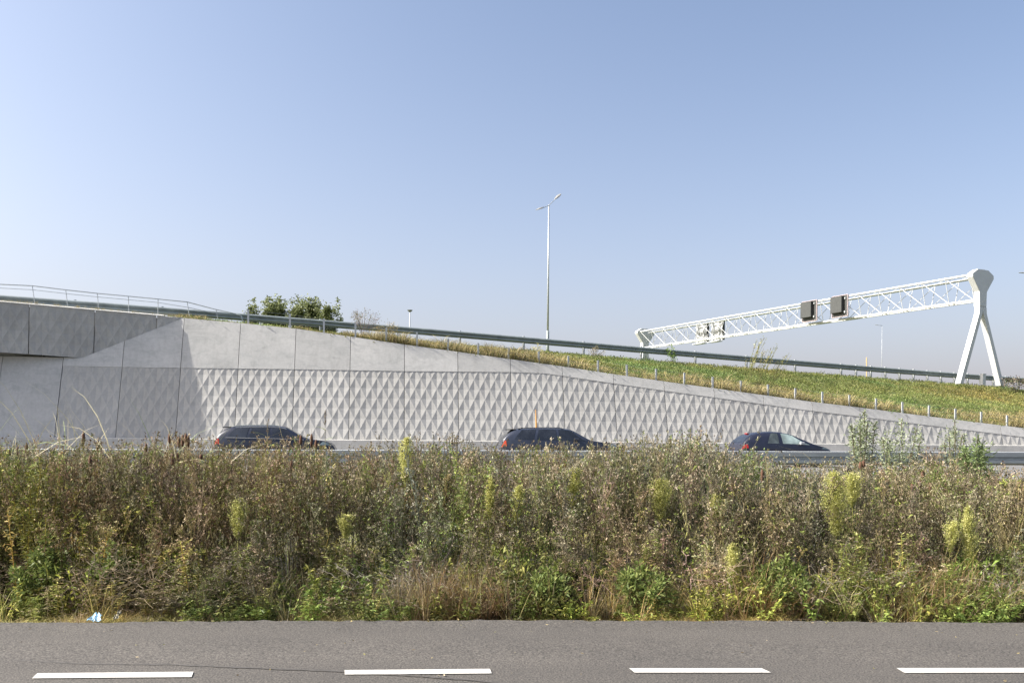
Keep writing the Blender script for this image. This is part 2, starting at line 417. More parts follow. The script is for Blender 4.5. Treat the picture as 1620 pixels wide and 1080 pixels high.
for i in range(len(joints) - 1):
    a0, a1 = joints[i] + .018, joints[i + 1] - .018
    mb = MB()
    ex = [((-(lb - qb) / (la - qa) * -1, -1), -(qb - qa * (lb - qb) / (la - qa)))]      # b >= bottom line
    sl1 = (lb - qb) / (la - qa)
    ex = [((sl1, -1), -(qb - qa * sl1)), ((qb / qa, -1), 0.0)]                              # and above the crease
    relief(a0, a1, -6, (lambda a: 0.0), fW, fH, .045, fpt, mb, (joints[0], -.15), ex)
    ptsl = [a0] + ([qa] if a0 < qa < a1 else []) + [a1]
    poly = [fpt(a, fbot(a), -.055) for a in ptsl] + [fpt(a1, 0, -.055), fpt(a0, 0, -.055)]
    mb.prism(poly, -NF * .15)
    mb.build('fascia_panel', M['conc_d'], bridge, fix=False)
# coping strip on top of fascia
mb = MB(); al = joints[0]
mb.prism([fpt(al, .0, .03), fpt(-.9, .0, .01), fpt(-.9, .04, .01), fpt(al, .06, .03)], -NF * .4)
mb.build('coping', M['conc_b'], bridge)
# deck
zt, zb_ = P_[2], 0
mb = MB()
D0 = P_ + RN * .55 + e1 * -.3; D1 = fpt(al, 0) + RN * .75
def dk(p, z, off): q = np.array(p) + RN * off; q[2] = z; return q
botz = Q_[2] + .06
zl = fpt(al, 0)[2]
b0z = fpt(la, lb)[2]; slz = (b0z - Q_[2]) / (la - qa)
bl = Q_[2] + slz * (al - qa) + .06
poly = [dk(D1, bl, 0), dk(D0, botz, 0), dk(D0, zt - .02, 0), dk(D1, zl - .02, 0)]
mb.prism(poly, RN * 26)
mb.build('deck', M['conc_d'], bridge)
# ballast of soffit beams under the deck, set back
mb = MB()
for i in range(6):
    mb.prism([dk(D1, bl - .25, 1 + i * 3), dk(D0 - e1 * 6, botz - .25, 1 + i * 3), dk(D0 - e1 * 6, botz + .1, 1 + i * 3), dk(D1, bl + .1, 1 + i * 3)], RN * .9)
mb.build('girder', M['conc_d'], bridge)

# bridge railing
rl = empty('bridge_railing', P_, label='thin grey tubular hand railing above the bridge edge at the left', cat='railing')
def up_of(px, py_base, py_top):
    """post foot on the fascia top / wall top line"""
    if px < 290:
        a = fab(px, py_base)[0]; foot = fpt(a, .0, -.95)
    else:
        s, _ = wsh(px, 505); foot = wp(s, htop(s), -.95)
    q = ray(px, py_top); Y = foot[1]; return foot, EY + q * Y
posts = [(-60, 480, 447), (51, 482, 452), (104, 484, 458.5), (154, 487, 464), (203, 490, 468.5), (250, 493, 473), (296, 502, 477.5), (342, 508, 489.5)]
tops, feet = [], []
pm = MB()
for px, pb, pt_ in posts:
    f_, t_ = up_of(px, pb, pt_); f_[2] -= .03; feet.append(f_); tops.append(t_)
    q = MB(); q.tube([f_, t_], .018, 6); q.build('post', M['galvp'], rl)
f_, t_ = up_of(382, 505, 499.5)
ext = tops[0] + (tops[0] - tops[2]) * 3
q = MB(); q.tube([ext] + tops[:6] + [tops[6], tops[7], up_of(372, 505, 496)[1], t_, f_], .025, 8); q.build('top_rail', M['galv'], rl, True)
q = MB(); q.tube([ext * .5 + (feet[0] + (feet[0] - feet[2]) * 3) * .5 + np.array([0, 0, .3])] + [a * .22 + b * .78 for a, b in zip(feet, tops)] + [up_of(376, 505, 498.5)[1]], .014, 6); q.build('middle_rail', M['galv'], rl, True)

# ---------------------------------------------------------------- wall-top fence
fn = empty('wire_fence', wp(5, htop(5)), label='low wire fence of short pale steel posts along the top of the retaining wall', cat='fence')
fx = [392, 512, 562, 611, 660, 709, 757, 805, 853, 900, 947, 993, 1039, 1084, 1129, 1174, 1217, 1260, 1303, 1346, 1388, 1430, 1472, 1514, 1555, 1596, 1637]
ftop = []; fmesh = None
fs_ = [wsh(x, np.interp(x, [q[0] for q in top_px], [q[1] for q in top_px]))[0] for x in fx]
fs_ = [fs_[0]] + [fs_[0] + (fs_[1] - fs_[0]) * .55] + fs_[1:]
for i, s in enumerate(fs_):
    foot = wp(s, htop(s), -.16); H = .78 if s < 12 else .66
    if fmesh is None:
        q = MB(); q.box((0, 0, .2), .045, .03, .5); q.box((0, -.035, .2), .045, .006, .5)
        o = q.build('post', M['galvp']); fmesh = o.data
    else: o = bpy.data.objects.new('post', fmesh); C.objects.link(o)
    o.scale = (1, 1, H / .7); o.location = foot; o.rotation_euler = (random.uniform(-.03, .03), random.uniform(-.02, .02), A)
    o.parent = fn; o.matrix_parent_inverse = fn.matrix_world.inverted()
    ftop.append(foot + np.array([0, 0, H - .05]))
for dz in (0, -.22, -.44):
    q = MB(); q.tube([p + np.array([0, -.05, dz]) for p in ftop], .004, 4); q.build('wire', M['galv'], fn)

# ---------------------------------------------------------------- terrain
def rail_t_of(pt):      # along wall normal to the rail line
    # pt + NN*x = R0 + RD3*t
    Mx = np.array([[NN[0], -RD3[0]], [NN[1], -RD3[1]]]); x, t = np.linalg.solve(Mx, (R0 - pt)[:2]); return x, t
emb_s = np.concatenate([np.arange(-1.5, 1, .5), np.arange(1, 62, 1.0)])
NV = 22
def emb_pt(s, v):
    """v 0..1 from the wall top to the rail foot"""
    h = htop(max(s, ps)); a = wp(s, max(h, HB - .3), -.2)
    x, t = rail_t_of(a); c = rp(t, -.25, -.95)
    p = a + (c - a) * v; p[2] = a[2] - .05 + (c[2] - a[2] + .05) * (v ** .93)
    L = np.linalg.norm(c - a)
    p[2] += .05 * math.sin(s * 1.3 + v * 9) * math.sin(v * math.pi) + .07 * math.sin(s * .41 + 1 + v * 4) * math.sin(v * math.pi)
    return p, L, c, t
v_, f_ = [], []
for s in emb_s:
    for j in range(NV): v_.append(emb_pt(s, j / (NV - 1))[0])
    c = emb_pt(s, 1)[2]
    v_.append(c + RN * 2.0 + [0, 0, .02]); v_.append(c + RN * 15 + [0, 0, .1]); e = c + RN * 32; e[2] = -.3; v_.append(e)
m_ = NV + 3
for i in range(len(emb_s) - 1):
    for j in range(m_ - 1): f_.append((i * m_ + j, (i + 1) * m_ + j, (i + 1) * m_ + j + 1, i * m_ + j + 1))
mb = MB(); mb.add(v_, f_); o = mb.build('embankment', M['bank'], smooth=True, fix=False); tag(o, kind='structure')
# ramp carriageway
mb = MB()
ts = np.arange(-75, 62, 3.0); vs = []
for t in ts: vs += [rp(t, 1.0, -.92), rp(t, 12.5, -.92)]
mb.add(vs, [(2 * i, 2 * i + 2, 2 * i + 3, 2 * i + 1) for i in range(len(ts) - 1)])
tag(mb.build('ramp_road', M['asph2'], fix=False), kind='structure')
# fields out to the horizon
mb = MB(); R = 4000; g = np.linspace(-R, R, 9)
mb.add([(x, y, -.9) for y in g for x in g], [(j * 9 + i, j * 9 + i + 1, (j + 1) * 9 + i + 1, (j + 1) * 9 + i) for j in range(8) for i in range(8)])
tag(mb.build('ground', M['field'], fix=False), kind='structure')
# near road: edge from the photo, gently curved
edge_px = [(0, 988), (300, 986), (600, 984.5), (810, 984), (1100, 985), (1400, 986.5), (1620, 988)]
epts = np.array([on_ground(*q) for q in edge_px]); ecf = np.polyfit(epts[:, 0], epts[:, 1], 2)
def edge_y(x):
    xc = np.clip(x, -7, 7); return np.polyval(ecf, xc) + (x - xc) * np.polyval(np.polyder(ecf), xc)
xs = np.concatenate([np.arange(-60, -8, 4), np.arange(-8, 8, .06), np.arange(8, 64, 4)])
mb = MB(); vs = []
for i, x in enumerate(xs):
    j = (.022 * math.sin(x * 2.3) * math.sin(x * 5.1) + .012 * math.sin(x * 23.1 + 1) + random.uniform(-.022, .018)) if abs(x) < 8 else 0
    vs += [(x, edge_y(x) + j, .02), (x, edge_y(x) - 1.5, .0), (x, edge_y(x) - 9.5, -.02), (x, edge_y(x) + j + .03, -.12)]
fs = []
for i in range(len(xs) - 1):
    a = 4 * i; b = a + 4; fs += [(a + 1, b + 1, b, a), (a + 2, b + 2, b + 1, a + 1), (a, b, b + 3, a + 3)]
mb.add(vs, fs); tag(mb.build('near_road', M['asph'], fix=False), kind='structure')
dashes = [((50.5, 1072), (59, 1064), (306, 1061.5), (303, 1070)), ((545.5, 1066), (545, 1059), (775, 1057), (778, 1064.3)), ((1004, 1063), (995, 1056), (1205, 1056), (1220, 1063)), ((1431, 1063.3), (1418, 1055.8), (1640, 1055.5), (1655, 1063))]
for d in dashes:
    q = [on_ground(*c, .006) for c in d]
    mb = MB(); mb.add(q, [(0, 1, 2, 3)][:]); o = mb.build('road_marking', M['paint'], fix=False); tag(o, kind='structure')
    o.data.flip_normals()
# more dashes outside the picture
c0 = np.mean([on_ground(*c, .006) for c in dashes[0]], 0)
for dx in (-2.1, -4.2, -6.3, 9.0, 11.1):
    mb = MB(); cc = c0 + [dx, dx * .03, 0]; cc[2] = .006; mb.box(cc, .5, .065, .001); tag(mb.build('road_marking', M['paint']), kind='structure')
# tar seams
for k, line in enumerate([[(-40, 1038), (120, 1049), (260, 1050), (380, 1055), (520, 1060), (700, 1071), (860, 1085)], [(1000, 996), (1060, 998.5), (1200, 1004), (1340, 1013), (1480, 1026), (1660, 1041)]]):
    pts = []
    for (a, b) in zip(line[:-1], line[1:]):
        for i in range(16): pts.append(on_ground(a[0] + (b[0] - a[0]) * i / 16, a[1] + (b[1] - a[1]) * i / 16, .004))
    vs = []
    for i, p in enumerate(pts):
        w = .006 + .010 * abs(math.sin(i * .37)) + random.uniform(0, .006); jy = random.uniform(-.006, .006)
        vs += [p + [0, jy - w, 0], p + [0, jy + w, 0]]
    mb = MB(); mb.add(vs, [(2 * i, 2 * i + 2, 2 * i + 3, 2 * i + 1) for i in range(len(pts) - 1)]); tag(mb.build('road_seam', M['tar'], fix=False), kind='structure')

# verge, ditch and shoulder between the two roads
def rail_n(x): return None
NR0 = np.array([0, 22.6, 0.0])           # near guardrail passes here
def nr_y(x): return NR0[1] + x * math.tan(A)
def ter(x, y):
    x = np.asarray(x, float); y = np.asarray(y, float)
    e = edge_y(x); q = y - e; yr = 22.6 + x * math.tan(A); r = yr - y
    z = -.06 - .10 * sm(q / 1.2) - .35 * sm((q - 2) / 4)
    up = sm((5.5 - r) / 5.0); z = z * (1 - up) + (MOT - .03) * up
    return z + .02 * np.sin(x * 3.1 + y * 2.3) + .02 * np.sin(x * 1.3 - y * 4.1)
gx = np.concatenate([np.arange(-50, -14, 3), np.arange(-14, 20, .4), np.arange(20, 62, 3)]); ny = 50
vs = []
for x in gx:
    y0, y1 = float(edge_y(x)) + .0, nr_y(x) + 1.2
    for j in range(ny):
        y = y0 + (y1 - y0) * j / (ny - 1); z = float(ter(x, y)); vs.append((x, y, -.05 if j == 0 else (min(z, MOT - .02))))
fs = [(i * ny + j, (i + 1) * ny + j, (i + 1) * ny + j + 1, i * ny + j + 1) for i in range(len(gx) - 1) for j in range(ny - 1)]
mb = MB(); mb.add(vs, fs); tag(mb.build('verge_ground', M['soil'], smooth=True, fix=False), kind='structure')
# motorway
mb = MB(); base = np.array([B0[0], B0[1], 0.0])
n0 = (NR0 - base) @ NN + .7
vs = []
for s in (-70, -20, 30, 80, 130): vs += [base + U * s + NN * n0 + [0, 0, MOT], base + U * s + NN * (-.45) + [0, 0, MOT], base + U * s + NN * (n0) + [0, 0, -.5]]
mb.add(vs, [(3 * i, 3 * i + 3, 3 * i + 4, 3 * i + 1) for i in range(4)]); tag(mb.build('motorway', M['asph2'], fix=False), kind='structure')
for off, dash in ((n0 + 1.2, False), (n0 + 8.4, True), (-3.4, False)):
    mb = MB(); s = -60
    while s < 110:
        L = 3 if dash else 20; mb.box(base + U * (s + L / 2) + NN * off + [0, 0, MOT + .005], L / 2, .08, .001, U, NN)
        s += 12 if dash else 20
    tag(mb.build('motorway_marking', M['paint']), kind='structure')

# near guardrail
ng = empty('guardrail', NR0 + [0, 0, MOT], A, label='pale galvanised guardrail behind the weeds in front of the cars', cat='guardrail')
mb = MB()
def nrp(s, dz=0, off=0): p = NR0 + U * s + NN * off; return np.array([p[0], p[1], EYE - .335 + .0035 * s + dz])
path = [nrp(s) for s in range(-40, 61, 4)]
mb.sweep(path, W_PROF, NN); mb.build('beam', M['galv'], ng)
mb = MB(); mb.sweep(path, [(-.05, .012), (-.085, .0), (-.085, -.06), (.085, -.06), (.085, .0), (.05, .012)], NN); mb.build('cap_rail', M['galvp'], ng)
m0 = None
for s in np.arange(-38, 60, 2.67):
    if m0 is None:
        q = MB(); q.box((0, .1, -.4), .035, .06, .42); q.box((0, .04, -.13), .05, .05, .08); o = q.build('post', M['galv']); m0 = o.data
    else: o = bpy.data.objects.new('post', m0); C.objects.link(o)
    o.location = nrp(s); o.rotation_euler = (0, 0, A); o.parent = ng; o.matrix_parent_inverse = ng.matrix_world.inverted()

# ---------------------------------------------------------------- gantry
G0 = at(1554.5, 602, 66.0)
gd = np.array([-19.4, 37.0, 0]); gd /= np.linalg.norm(gd); ge = np.array([gd[1], -gd[0], 0])
gl = 42.0
Gz = G0[2]; Htot = (602 - 426) / 1400 * 66
gan = empty('signal_gantry', G0, label='white lattice truss gantry on two splayed posts spanning the ramp road', cat='gantry')
def gp(e, z, q=0): return G0 + ge * e + gd * q + np.array([0, 0, z])
half = [(0.0, 1.0), (.62, .997), (1.22, .955), (1.24, .925), (.44, .80), (.41, .73)]
def trestle(q0, th):
    mb = MB()
    H = Htot
    # head + waist
    L = [(-e, z * H) for e, z in half[1:]]; Rr = [(e, z * H) for e, z in reversed(half[1:])]
    poly = [(0, H)] + L + [(-.40, .665 * H), (.40, .665 * H)] + Rr
    mb.prism([gp(e, z, q0) for e, z in poly], gd * th)
    mb.build('post_head', M['white'], gan, bevel=.04)
    for sg in (-1, 1):
        mb = MB()
        poly = [(sg * .01, .664 * H), (sg * .40, .664 * H), (sg * .45, .60 * H), (sg * 2.58, -.3), (sg * 2.18, -.3), (sg * .16, .575 * H), (sg * .01, .622 * H)]
        mb.prism([gp(e, z, q0) for e, z in poly], gd * (th * .85))
        mb.build('leg', M['white'], gan, bevel=.02)
trestle(0, .5); trestle(gl, .5)
zt_, zb2 = Htot - .42, Htot - .42 - 1.85; hw = .82
for e in (-hw, hw):
    q = MB(); q.tube([gp(e, zt_, .4), gp(e, zt_, gl)], .085, 8); q.build('top_chord', M['white'], gan)
q = MB(); q.tube([gp(-.35, zb2, .4), gp(-.35, zb2, gl)], .085, 8); q.build('bottom_chord', M['white'], gan)
q = MB(); q.tube([gp(.35, zb2, .4), gp(.35, zb2, gl)], .07, 8); q.build('bottom_chord', M['white'], gan)
nb = 20; bay = (gl - .5) / nb
for sg in (-1, 1):
    q = MB()
    for i in range(nb):
        a, b = .5 + i * bay, .5 + (i + 1) * bay
        q.tube([gp(sg * hw, zt_, a), gp(sg * .35, zb2, a)], .026, 5)
        if sg < 0: q.tube([gp(sg * hw, zt_, b), gp(sg * .35, zb2, a)], .03, 5)
        else: q.tube([gp(sg * hw, zt_, a), gp(sg * .35, zb2, b)], .024, 5)
    q.build('side_lattice', M['white'], gan)
q = MB()
for i in range(nb):
    a, b = .5 + i * bay, .5 + (i + 1) * bay
    q.tube([gp(-hw, zt_, a), gp(hw, zt_, a)], .026, 5); q.tube([gp(-hw, zt_ - .01, a), gp(hw, zt_ - .01, b)], .022, 5)
    q.tube([gp(-.35, zb2, a), gp(.35, zb2, a)], .03, 5)
q.build('top_lattice', M['white'], gan)
q = MB()                                   # inspection walkway grating edge
q.box(gp(0, zt_ - .16, gl / 2), .28, gl / 2 - .8, .02, ge, gd); q.build('walkway', M['white'], gan)
# matrix signal boxes on the gantry: backs toward us
def q_at(px):
    d = ray(px, 500); # point G0+ge*e+gd*q with e=-1 has same bearing
    b = G0 - ge * .95; Mx = np.array([[d[0], -gd[0]], [d[1], -gd[1]]]); t, q = np.linalg.solve(Mx, (b - EY)[:2]); return q
def signal_box(px, name, lab):
    qc = q_at(px); c = gp(-1.05, (zt_ + zb2) / 2 + .12, qc)
    t = empty('signal_box', c, label=lab, cat='traffic signal', group='dark backed lane signal boxes on the gantry')
    nb_ = -ge
    def bx(mb, q, z, out, hq, hz, ho): mb.box(c + gd * q + nb_ * out + np.array([0, 0, z]), hq, ho, hz, gd, ge)
    m1 = MB(); bx(m1, 0, 0, -.10, .82, .90, .05); m1.build('front_plate', M['grey_box'], t, bevel=.04)
    m1 = MB()
    for (a, b, hq, hz) in ((0, .92, .86, .018), (0, -.92, .86, .018), (.85, 0, .018, .93), (-.85, 0, .018, .93)): bx(m1, a, b, -.08, hq, hz, .07)
    m1.build('rim', M['redrim'], t, bevel=.02)
    m1 = MB(); bx(m1, .16, .12, .10, .62, .70, .17); m1.build('housing', M['grey_box'], t, bevel=.03)
    for z in (-.5, .5): m1 = MB(); bx(m1, 0, z, -.30, .05, .05, .18); m1.build('bracket', M['galv'], t)
    for a_, z, hz in ((-.62, .62, .06), (-.6, -.55, .09)): m1 = MB(); bx(m1, a_, z, .0, .055, hz, .05); m1.build('latch', M['galv'], t)
signal_box(1329, 'signal_box', 'dark square lane signal back on the gantry, right one, nearer the big post')
signal_box(1281, 'signal_box', 'dark square back of a lane signal box on the gantry, left of its twin')
def sign_frame(px, lab):
    qc = q_at(px) + .3; c = gp(1.0, (zt_ + zb2) / 2 - .05, qc)
    t = empty('sign_frame', c, label=lab, cat='sign frame', group='white framed signs on the far side of the gantry')
    m1 = MB(); m1.box(c + ge * .12, .95, .06, 1.0, gd, ge); m1.build('panel', M['white'], t, bevel=.03)
    m1 = MB(); 
    for z in (-.72, 0, .72): m1.box(c + np.array([0, 0, z]) - ge * .02, .92, .05, .05, gd, ge)
    for a in (-.5, .5): m1.box(c + gd * a - ge * .1, .06, .05, 1.12, gd, ge)
    m1.build('frame', M['white'], t)
    m1 = MB(); m1.box(c + np.array([0, 0, -1.12]) - ge * .25, .8, .35, .04, gd, ge); m1.build('tray', M['white'], t)
    m1 = MB(); m1.box(c + gd * -.97 + ge * .1, .03, .15, .98, gd, ge); m1.build('side_strip', M['grey_box'], t)
sign_frame(1114, 'white framed sign inside the far part of the gantry truss, right of its twin')
sign_frame(1090, 'white framed sign inside the gantry truss nearest its far post')
# small white marker cabinet between the gantry legs
cb = at(1555, 603, 65.5)
t = empty('roadside_cabinet', cb, label='small white cabinet standing between the gantry legs', cat='cabinet')
m1 = MB(); m1.box(cb + [0, 0, .12], .17, .12, .40, ge, gd); m1.build('casing', M['white'], t, bevel=.02)
m1 = MB(); m1.box(cb + [0, 0, .54], .20, .15, .02, ge, gd); m1.build('lid', M['white'], t, bevel=.01)

# ---------------------------------------------------------------- lamp posts
def lamp_head(name, c, ax, tilt, t, k=1.0):
    ax = np.array(ax, float); ax /= np.linalg.norm(ax); sd = np.cross(ax, [0, 0, 1]); sd /= np.linalg.norm(sd); up = np.cross(sd, ax)
    m = MB(); prof = [(-.48, .05, .03), (-.40, .12, .05), (-.1, .18, .065), (.25, .17, .05), (.46, .09, .02)]
    vs = []
    for a, w, h in prof:
        for s_, u_ in ((-1, -.3), (-.6, .8), (.6, .8), (1, -.3), (.5, -.7), (-.5, -.7)): vs.append(c + (ax * a + sd * w * s_ + up * h * u_) * k)
    fs = [(i * 6 + j, i * 6 + (j + 1) % 6, (i + 1) * 6 + (j + 1) % 6, (i + 1) * 6 + j) for i in range(4) for j in range(6)] + [(0, 1, 2, 3, 4, 5), (29, 28, 27, 26, 25, 24)]
    m.add(vs, fs); return m.build('lamp_head', M['lamp_head'], t, smooth=False)
LY = 72.0
b = at(863.5, 556, LY); tp = at(868.3, 324, LY); b[0] = tp[0]; b[2] -= .6
lp = empty('lamp_post', b, label='tall slim double-armed lamp post with two lamp heads behind the ramp guardrail', cat='lamp post')
m = MB(); m.tube([b, b + [0, 0, 2.3]], .12, 10); m.build('base_sleeve', M['galvd'], lp, True)
m = MB(); m.tube([b + [0, 0, 2.3], tp], [.085, .05], 10); m.build('pole', M['galvp'], lp, True)
hl, hr = at(856.5, 329, LY - .9), at(880.5, 312.5, LY + 1.2)
for h in (hl, hr):
    m = MB(); m.tube([tp - [0, 0, .05], tp * .4 + h * .6 + [0, 0, -.05], h], .03, 6); m.build('arm', M['galvp'], lp, True)
    d = h - tp; lamp_head('lamp_head', h + d / np.linalg.norm(d) * .25, d / np.linalg.norm(d) + np.array([0, 0, .03]), 0, lp, 1.15)
def small_lamp(px, ytop, ybase, Y, lab, head=None, k=1.0):
    b = at(px, ybase, Y); tp = at(px, ytop, Y); b[0] = tp[0]
    t = empty('lamp_post', b, label=lab, cat='lamp post')
    m = MB(); m.tube([b, tp], [.11 * k, .06 * k], 6); m.build('pole', M['galvp'], t, True)
    if head is not None:
        h = at(head[0], head[1], Y); m = MB(); m.tube([tp, h], .035, 5); m.build('arm', M['galvp'], t, True)
        d = (h - tp); lamp_head('lamp_head', h, d / np.linalg.norm(d), 0, t, 1.5 * k)
    else:
        m = MB(); m.tube([tp - [0, 0, .2], tp + [0, 0, .05], tp + [0, 0, .12]], [.2, .42, .1], 10); m.build('lamp_head', M['lamp_head'], t)
small_lamp(648.5, 491, 560, 130, 'small distant lamp post with a round head right of the brown bush', None, 1.0)
small_lamp(1395.5, 515, 620, 140, 'thin far lamp post seen under the gantry beam', (1387, 514), .42)
small_lamp(1629, 432, 640, 120, 'lamp post at the right picture edge, only its arm end and head in view', (1618, 431.5), .8)
b = at(1371, 612, 95); tp = at(1371, 565, 95)
m = MB(); m.tube([b, tp - [0, 0, .3]], .05, 8); m.tube([tp - [0, 0, .3], tp], [.06, .04], 8); o = m.build('marker_post', M['ochre']); tag(o, 'thin ochre marker post behind the ramp guardrail under the gantry', 'post')
b = at(849.5, 712, 37); tp = at(847.5, 648, 37.4)
m = MB(); m.tube([b - [0, 0, .6], (b + tp) / 2, tp], [.05, .045, .02], 6); o = m.build('marker_stake', M['orange']); tag(o, 'thin rusty orange stake rising behind the middle car against the wall', 'stake')

# ---------------------------------------------------------------- cars
def make_car(kind, xf, yf_n, L, paintm, glassm, label, H=1.46, hatch=False, chrome=False, lens_m='red'):
    """xf: pixel x of rear end; lane distance yf_n from the wall"""
    base = np.array([B0[0], B0[1], 0.0]) + NN * yf_n
    d = ray(xf, 700); Mx = np.array([[d[0], -U[0]], [d[1], -U[1]]]); t_, s0 = np.linalg.solve(Mx, (base - EY)[:2])
    org = base + U * s0 + np.array([0, 0, MOT])
    t = empty(kind, org + U * (L / 2), A, label=label, cat='car', group='dark cars driving right on the motorway')
    def W(x, y, z): return org + U * x + NN * y + np.array([0, 0, z])
    if hatch:
        prof = [(0, .55, .55), (.03, .78, .78), (.12, .93, .93), (.28, 1.12, .95), (.50, 1.30, .955), (.72, 1.40, .955), (1.0, 1.435, .95), (1.35, 1.46, .945), (1.75, 1.455, .94), (2.1, 1.41, .935), (2.45, 1.30, .93), (2.8, 1.14, .925), (3.1, 1.00, .92), (3.3, .925, .90), (3.6, .86, .84), (3.9, .77, .76), (4.08, .62, .62), (4.15, .5, .5)]
    else:
        prof = [(0, .55, .55), (.03, .80, .80), (.10, .99, .99), (.22, 1.14, 1.00), (.45, 1.33, 1.0), (.62, 1.405, .995), (.9, 1.43, .99), (1.5, 1.455, .98), (2.2, 1.46, .97), (2.6, 1.445, .965), (2.8, 1.40, .96), (3.05, 1.27, .955), (3.3, 1.12, .95), (3.5, 1.01, .945), (3.7, .97, .94), (4.2, .925, .915), (4.5, .85, .84), (4.68, .72, .72), (4.75, .5, .5)]
    kx = L / prof[-1][0]; kz = H / 1.46
    xs = [p[0] * kx for p in prof]; zt = [p[1] * kz for p in prof]; zb = [p[2] * kz for p in prof]
    # refine
    xr = np.linspace(0, xs[-1], 61); ztr = np.interp(xr, xs, zt); zbr = np.interp(xr, xs, zb)
    ker = np.array([.25, .5, .25])
    for _ in range(2):
        ztr[1:-1] = np.convolve(ztr, ker, 'valid'); zbr[1:-1] = np.minimum(np.convolve(zbr, ker, 'valid'), ztr[1:-1])
    def hwid(x): u_ = 2 * x / L - 1; return .90 * (1 - .16 * abs(u_) ** 5 - .05 * abs(u_) ** 2)
    def ring(x, ztop, zbelt):
        w = hwid(x); g = min(1, max(0, (ztop - zbelt) / .45)); wr = w * (.97 - .25 * g); dz = ztop - zbelt
        return [(0, .2), (w * .85, .2), (w * .97, .30), (w, .50), (w * .995, .72 if zbelt > .74 else zbelt * .97), (w * .965, zbelt),
                (w * .965 + (wr - w * .965) * .5, zbelt + dz * .52), (wr, zbelt + dz * .90), (wr * .86, ztop - .012 * g), (wr * .5, ztop + .012 * g), (0, ztop + .018 * g)]
    vs, rings = [], []
    for x, a, b_ in zip(xr, ztr, zbr):
        rg = ring(x, a, b_); rings.append(rg)
        full = [(y, z) for y, z in rg] + [(-y, z) for y, z in rg[-2:0:-1]]
        vs += [W(x, y, z) for y, z in full]
    m = 20; fs = []
    for i in range(len(xr) - 1):
        for k in range(m): fs.append((i * m + k, i * m + (k + 1) % m, (i + 1) * m + (k + 1) % m, (i + 1) * m + k))
    fs += [tuple(range(m)), tuple((len(xr) - 1) * m + k for k in range(m))[::-1]]
    mb = MB(); mb.add(vs, fs); mb.build('body', paintm, t, smooth=True)
    def surf(x, r, side, off=.006):        # r runs over ring index 5..7 (belt to roof edge)
        i = np.clip(x / xr[-1] * 60, 0, 59.999); i0 = int(i); f = i - i0
        def rv(k): a, b_ = rings[i0][k], rings[i0 + 1][k]; return np.array([a[0] * (1 - f) + b_[0] * f, a[1] * (1 - f) + b_[1] * f])
        k0 = int(min(r, 9.999)); g = r - k0; y, z = rv(k0) * (1 - g) + rv(k0 + 1) * g
        return W(x, side * (y + off), z + off * (.3 if r < 8 else 1))
    def patch(name, quad, side, mat, off=.006, nx=8, nz=4, par=None):
        """quad: (x_low0,x_low1,x_high0,x_high1,r0,r1)"""
        a0, a1, b0, b1, r0, r1 = quad; vs = []
        for j in range(nz + 1):
            v = j / nz
            for i in range(nx + 1):
                u_ = i / nx; x = (a0 * (1 - u_) + a1 * u_) * (1 - v) + (b0 * (1 - u_) + b1 * u_) * v; vs.append(surf(x, r0 + (r1 - r0) * v, side, off))
        fs = [(j * (nx + 1) + i, j * (nx + 1) + i + 1, (j + 1) * (nx + 1) + i + 1, (j + 1) * (nx + 1) + i) for j in range(nz) for i in range(nx)]
        q = MB(); q.add(vs, fs); return q.build(name, mat, par or t, smooth=True, fix=False)
    for side in (-1, 1):
        if hatch:
            wins = [(1.15, 1.66, 1.36, 1.64, M['glass_m']), (1.82, 3.0, 1.78, 2.3, M['glass_l'])]
        else:
            wins = [(.55, 1.28, .86, 1.40, glassm), (1.40, 2.18, 1.50, 2.16, glassm), (2.28, 3.34, 2.26, 2.80, glassm if chrome else M['glass'])]
        for a0, a1, b0, b1, gm in wins:
            patch('side_window', (a0 * kx, a1 * kx, b0 * kx, b1 * kx, 5.12, 7.0), side, gm)
        if chrome:
            q = MB(); q.tube([surf(x * kx, 5.06, side, .012) for x in np.linspace(.5, 3.5, 14)], .012, 5); q.build('chrome_strip', M['chrome'], t)
            q = MB(); q.tube([surf(x * kx, 7.08, side, .012) for x in np.linspace(.86, 2.8, 12)], .009, 5); q.build('chrome_strip', M['chrome'], t)
        if not hatch:
            q = MB(); q.tube([surf(x * kx, 7.9, side, .02) + [0, 0, .035 * math.sin(min(1, (x - .7) / .25, (2.5 - x) / .25) * math.pi / 2)] for x in np.linspace(.72, 2.48, 12)], .016, 5); q.build('roof_rail', M['galvd'] if chrome else M['black'], t)
        # tail lamp wrapping round the corner
        x1 = .26 if not hatch else .34
        patch('tail_lamp', (.05, x1 * kx, .12, x1 * kx * .9, 4.2, 4.96), side, M[lens_m], .012, 6, 3)
        patch('headlight', ((L - .62), (L - .14), (L - .5), (L - .2), 4.2, 4.9), side, M['glass_l'], .012, 6, 3)
        # mirror
        xm = (2.62 if hatch else 2.92) * kx; c = surf(xm, 5.25, side, .09)
        q = MB(); q.box(c, .09, .07, .055, U, NN); mo = q.build('mirror', paintm if not hatch else M['galvp'], t, bevel=.025)
        # wheels
        for xw in (.17 * L, .80 * L):
            c = W(xw, side * .80, .32)
            q = MB(); q.tube([c - NN * .10, c + NN * .10], .33, 24); w_ = q.build('wheel', M['rubber'], t, True)
            q = MB(); q.tube([c + side * NN * .095, c + side * NN * .112], .21, 16)
            for k in range(5):
                an = k * 2 * math.pi / 5; q.box(c + side * NN * .115 + (U * math.cos(an) + np.array([0, 0, 1.0]) * math.sin(an)) * .10, .10, .006, .025, U * math.cos(an) + np.array([0, 0, 1.]) * math.sin(an), NN, -U * math.sin(an) + np.array([0, 0, 1.]) * math.cos(an))
            q.build('rim', M['rim'], w_)
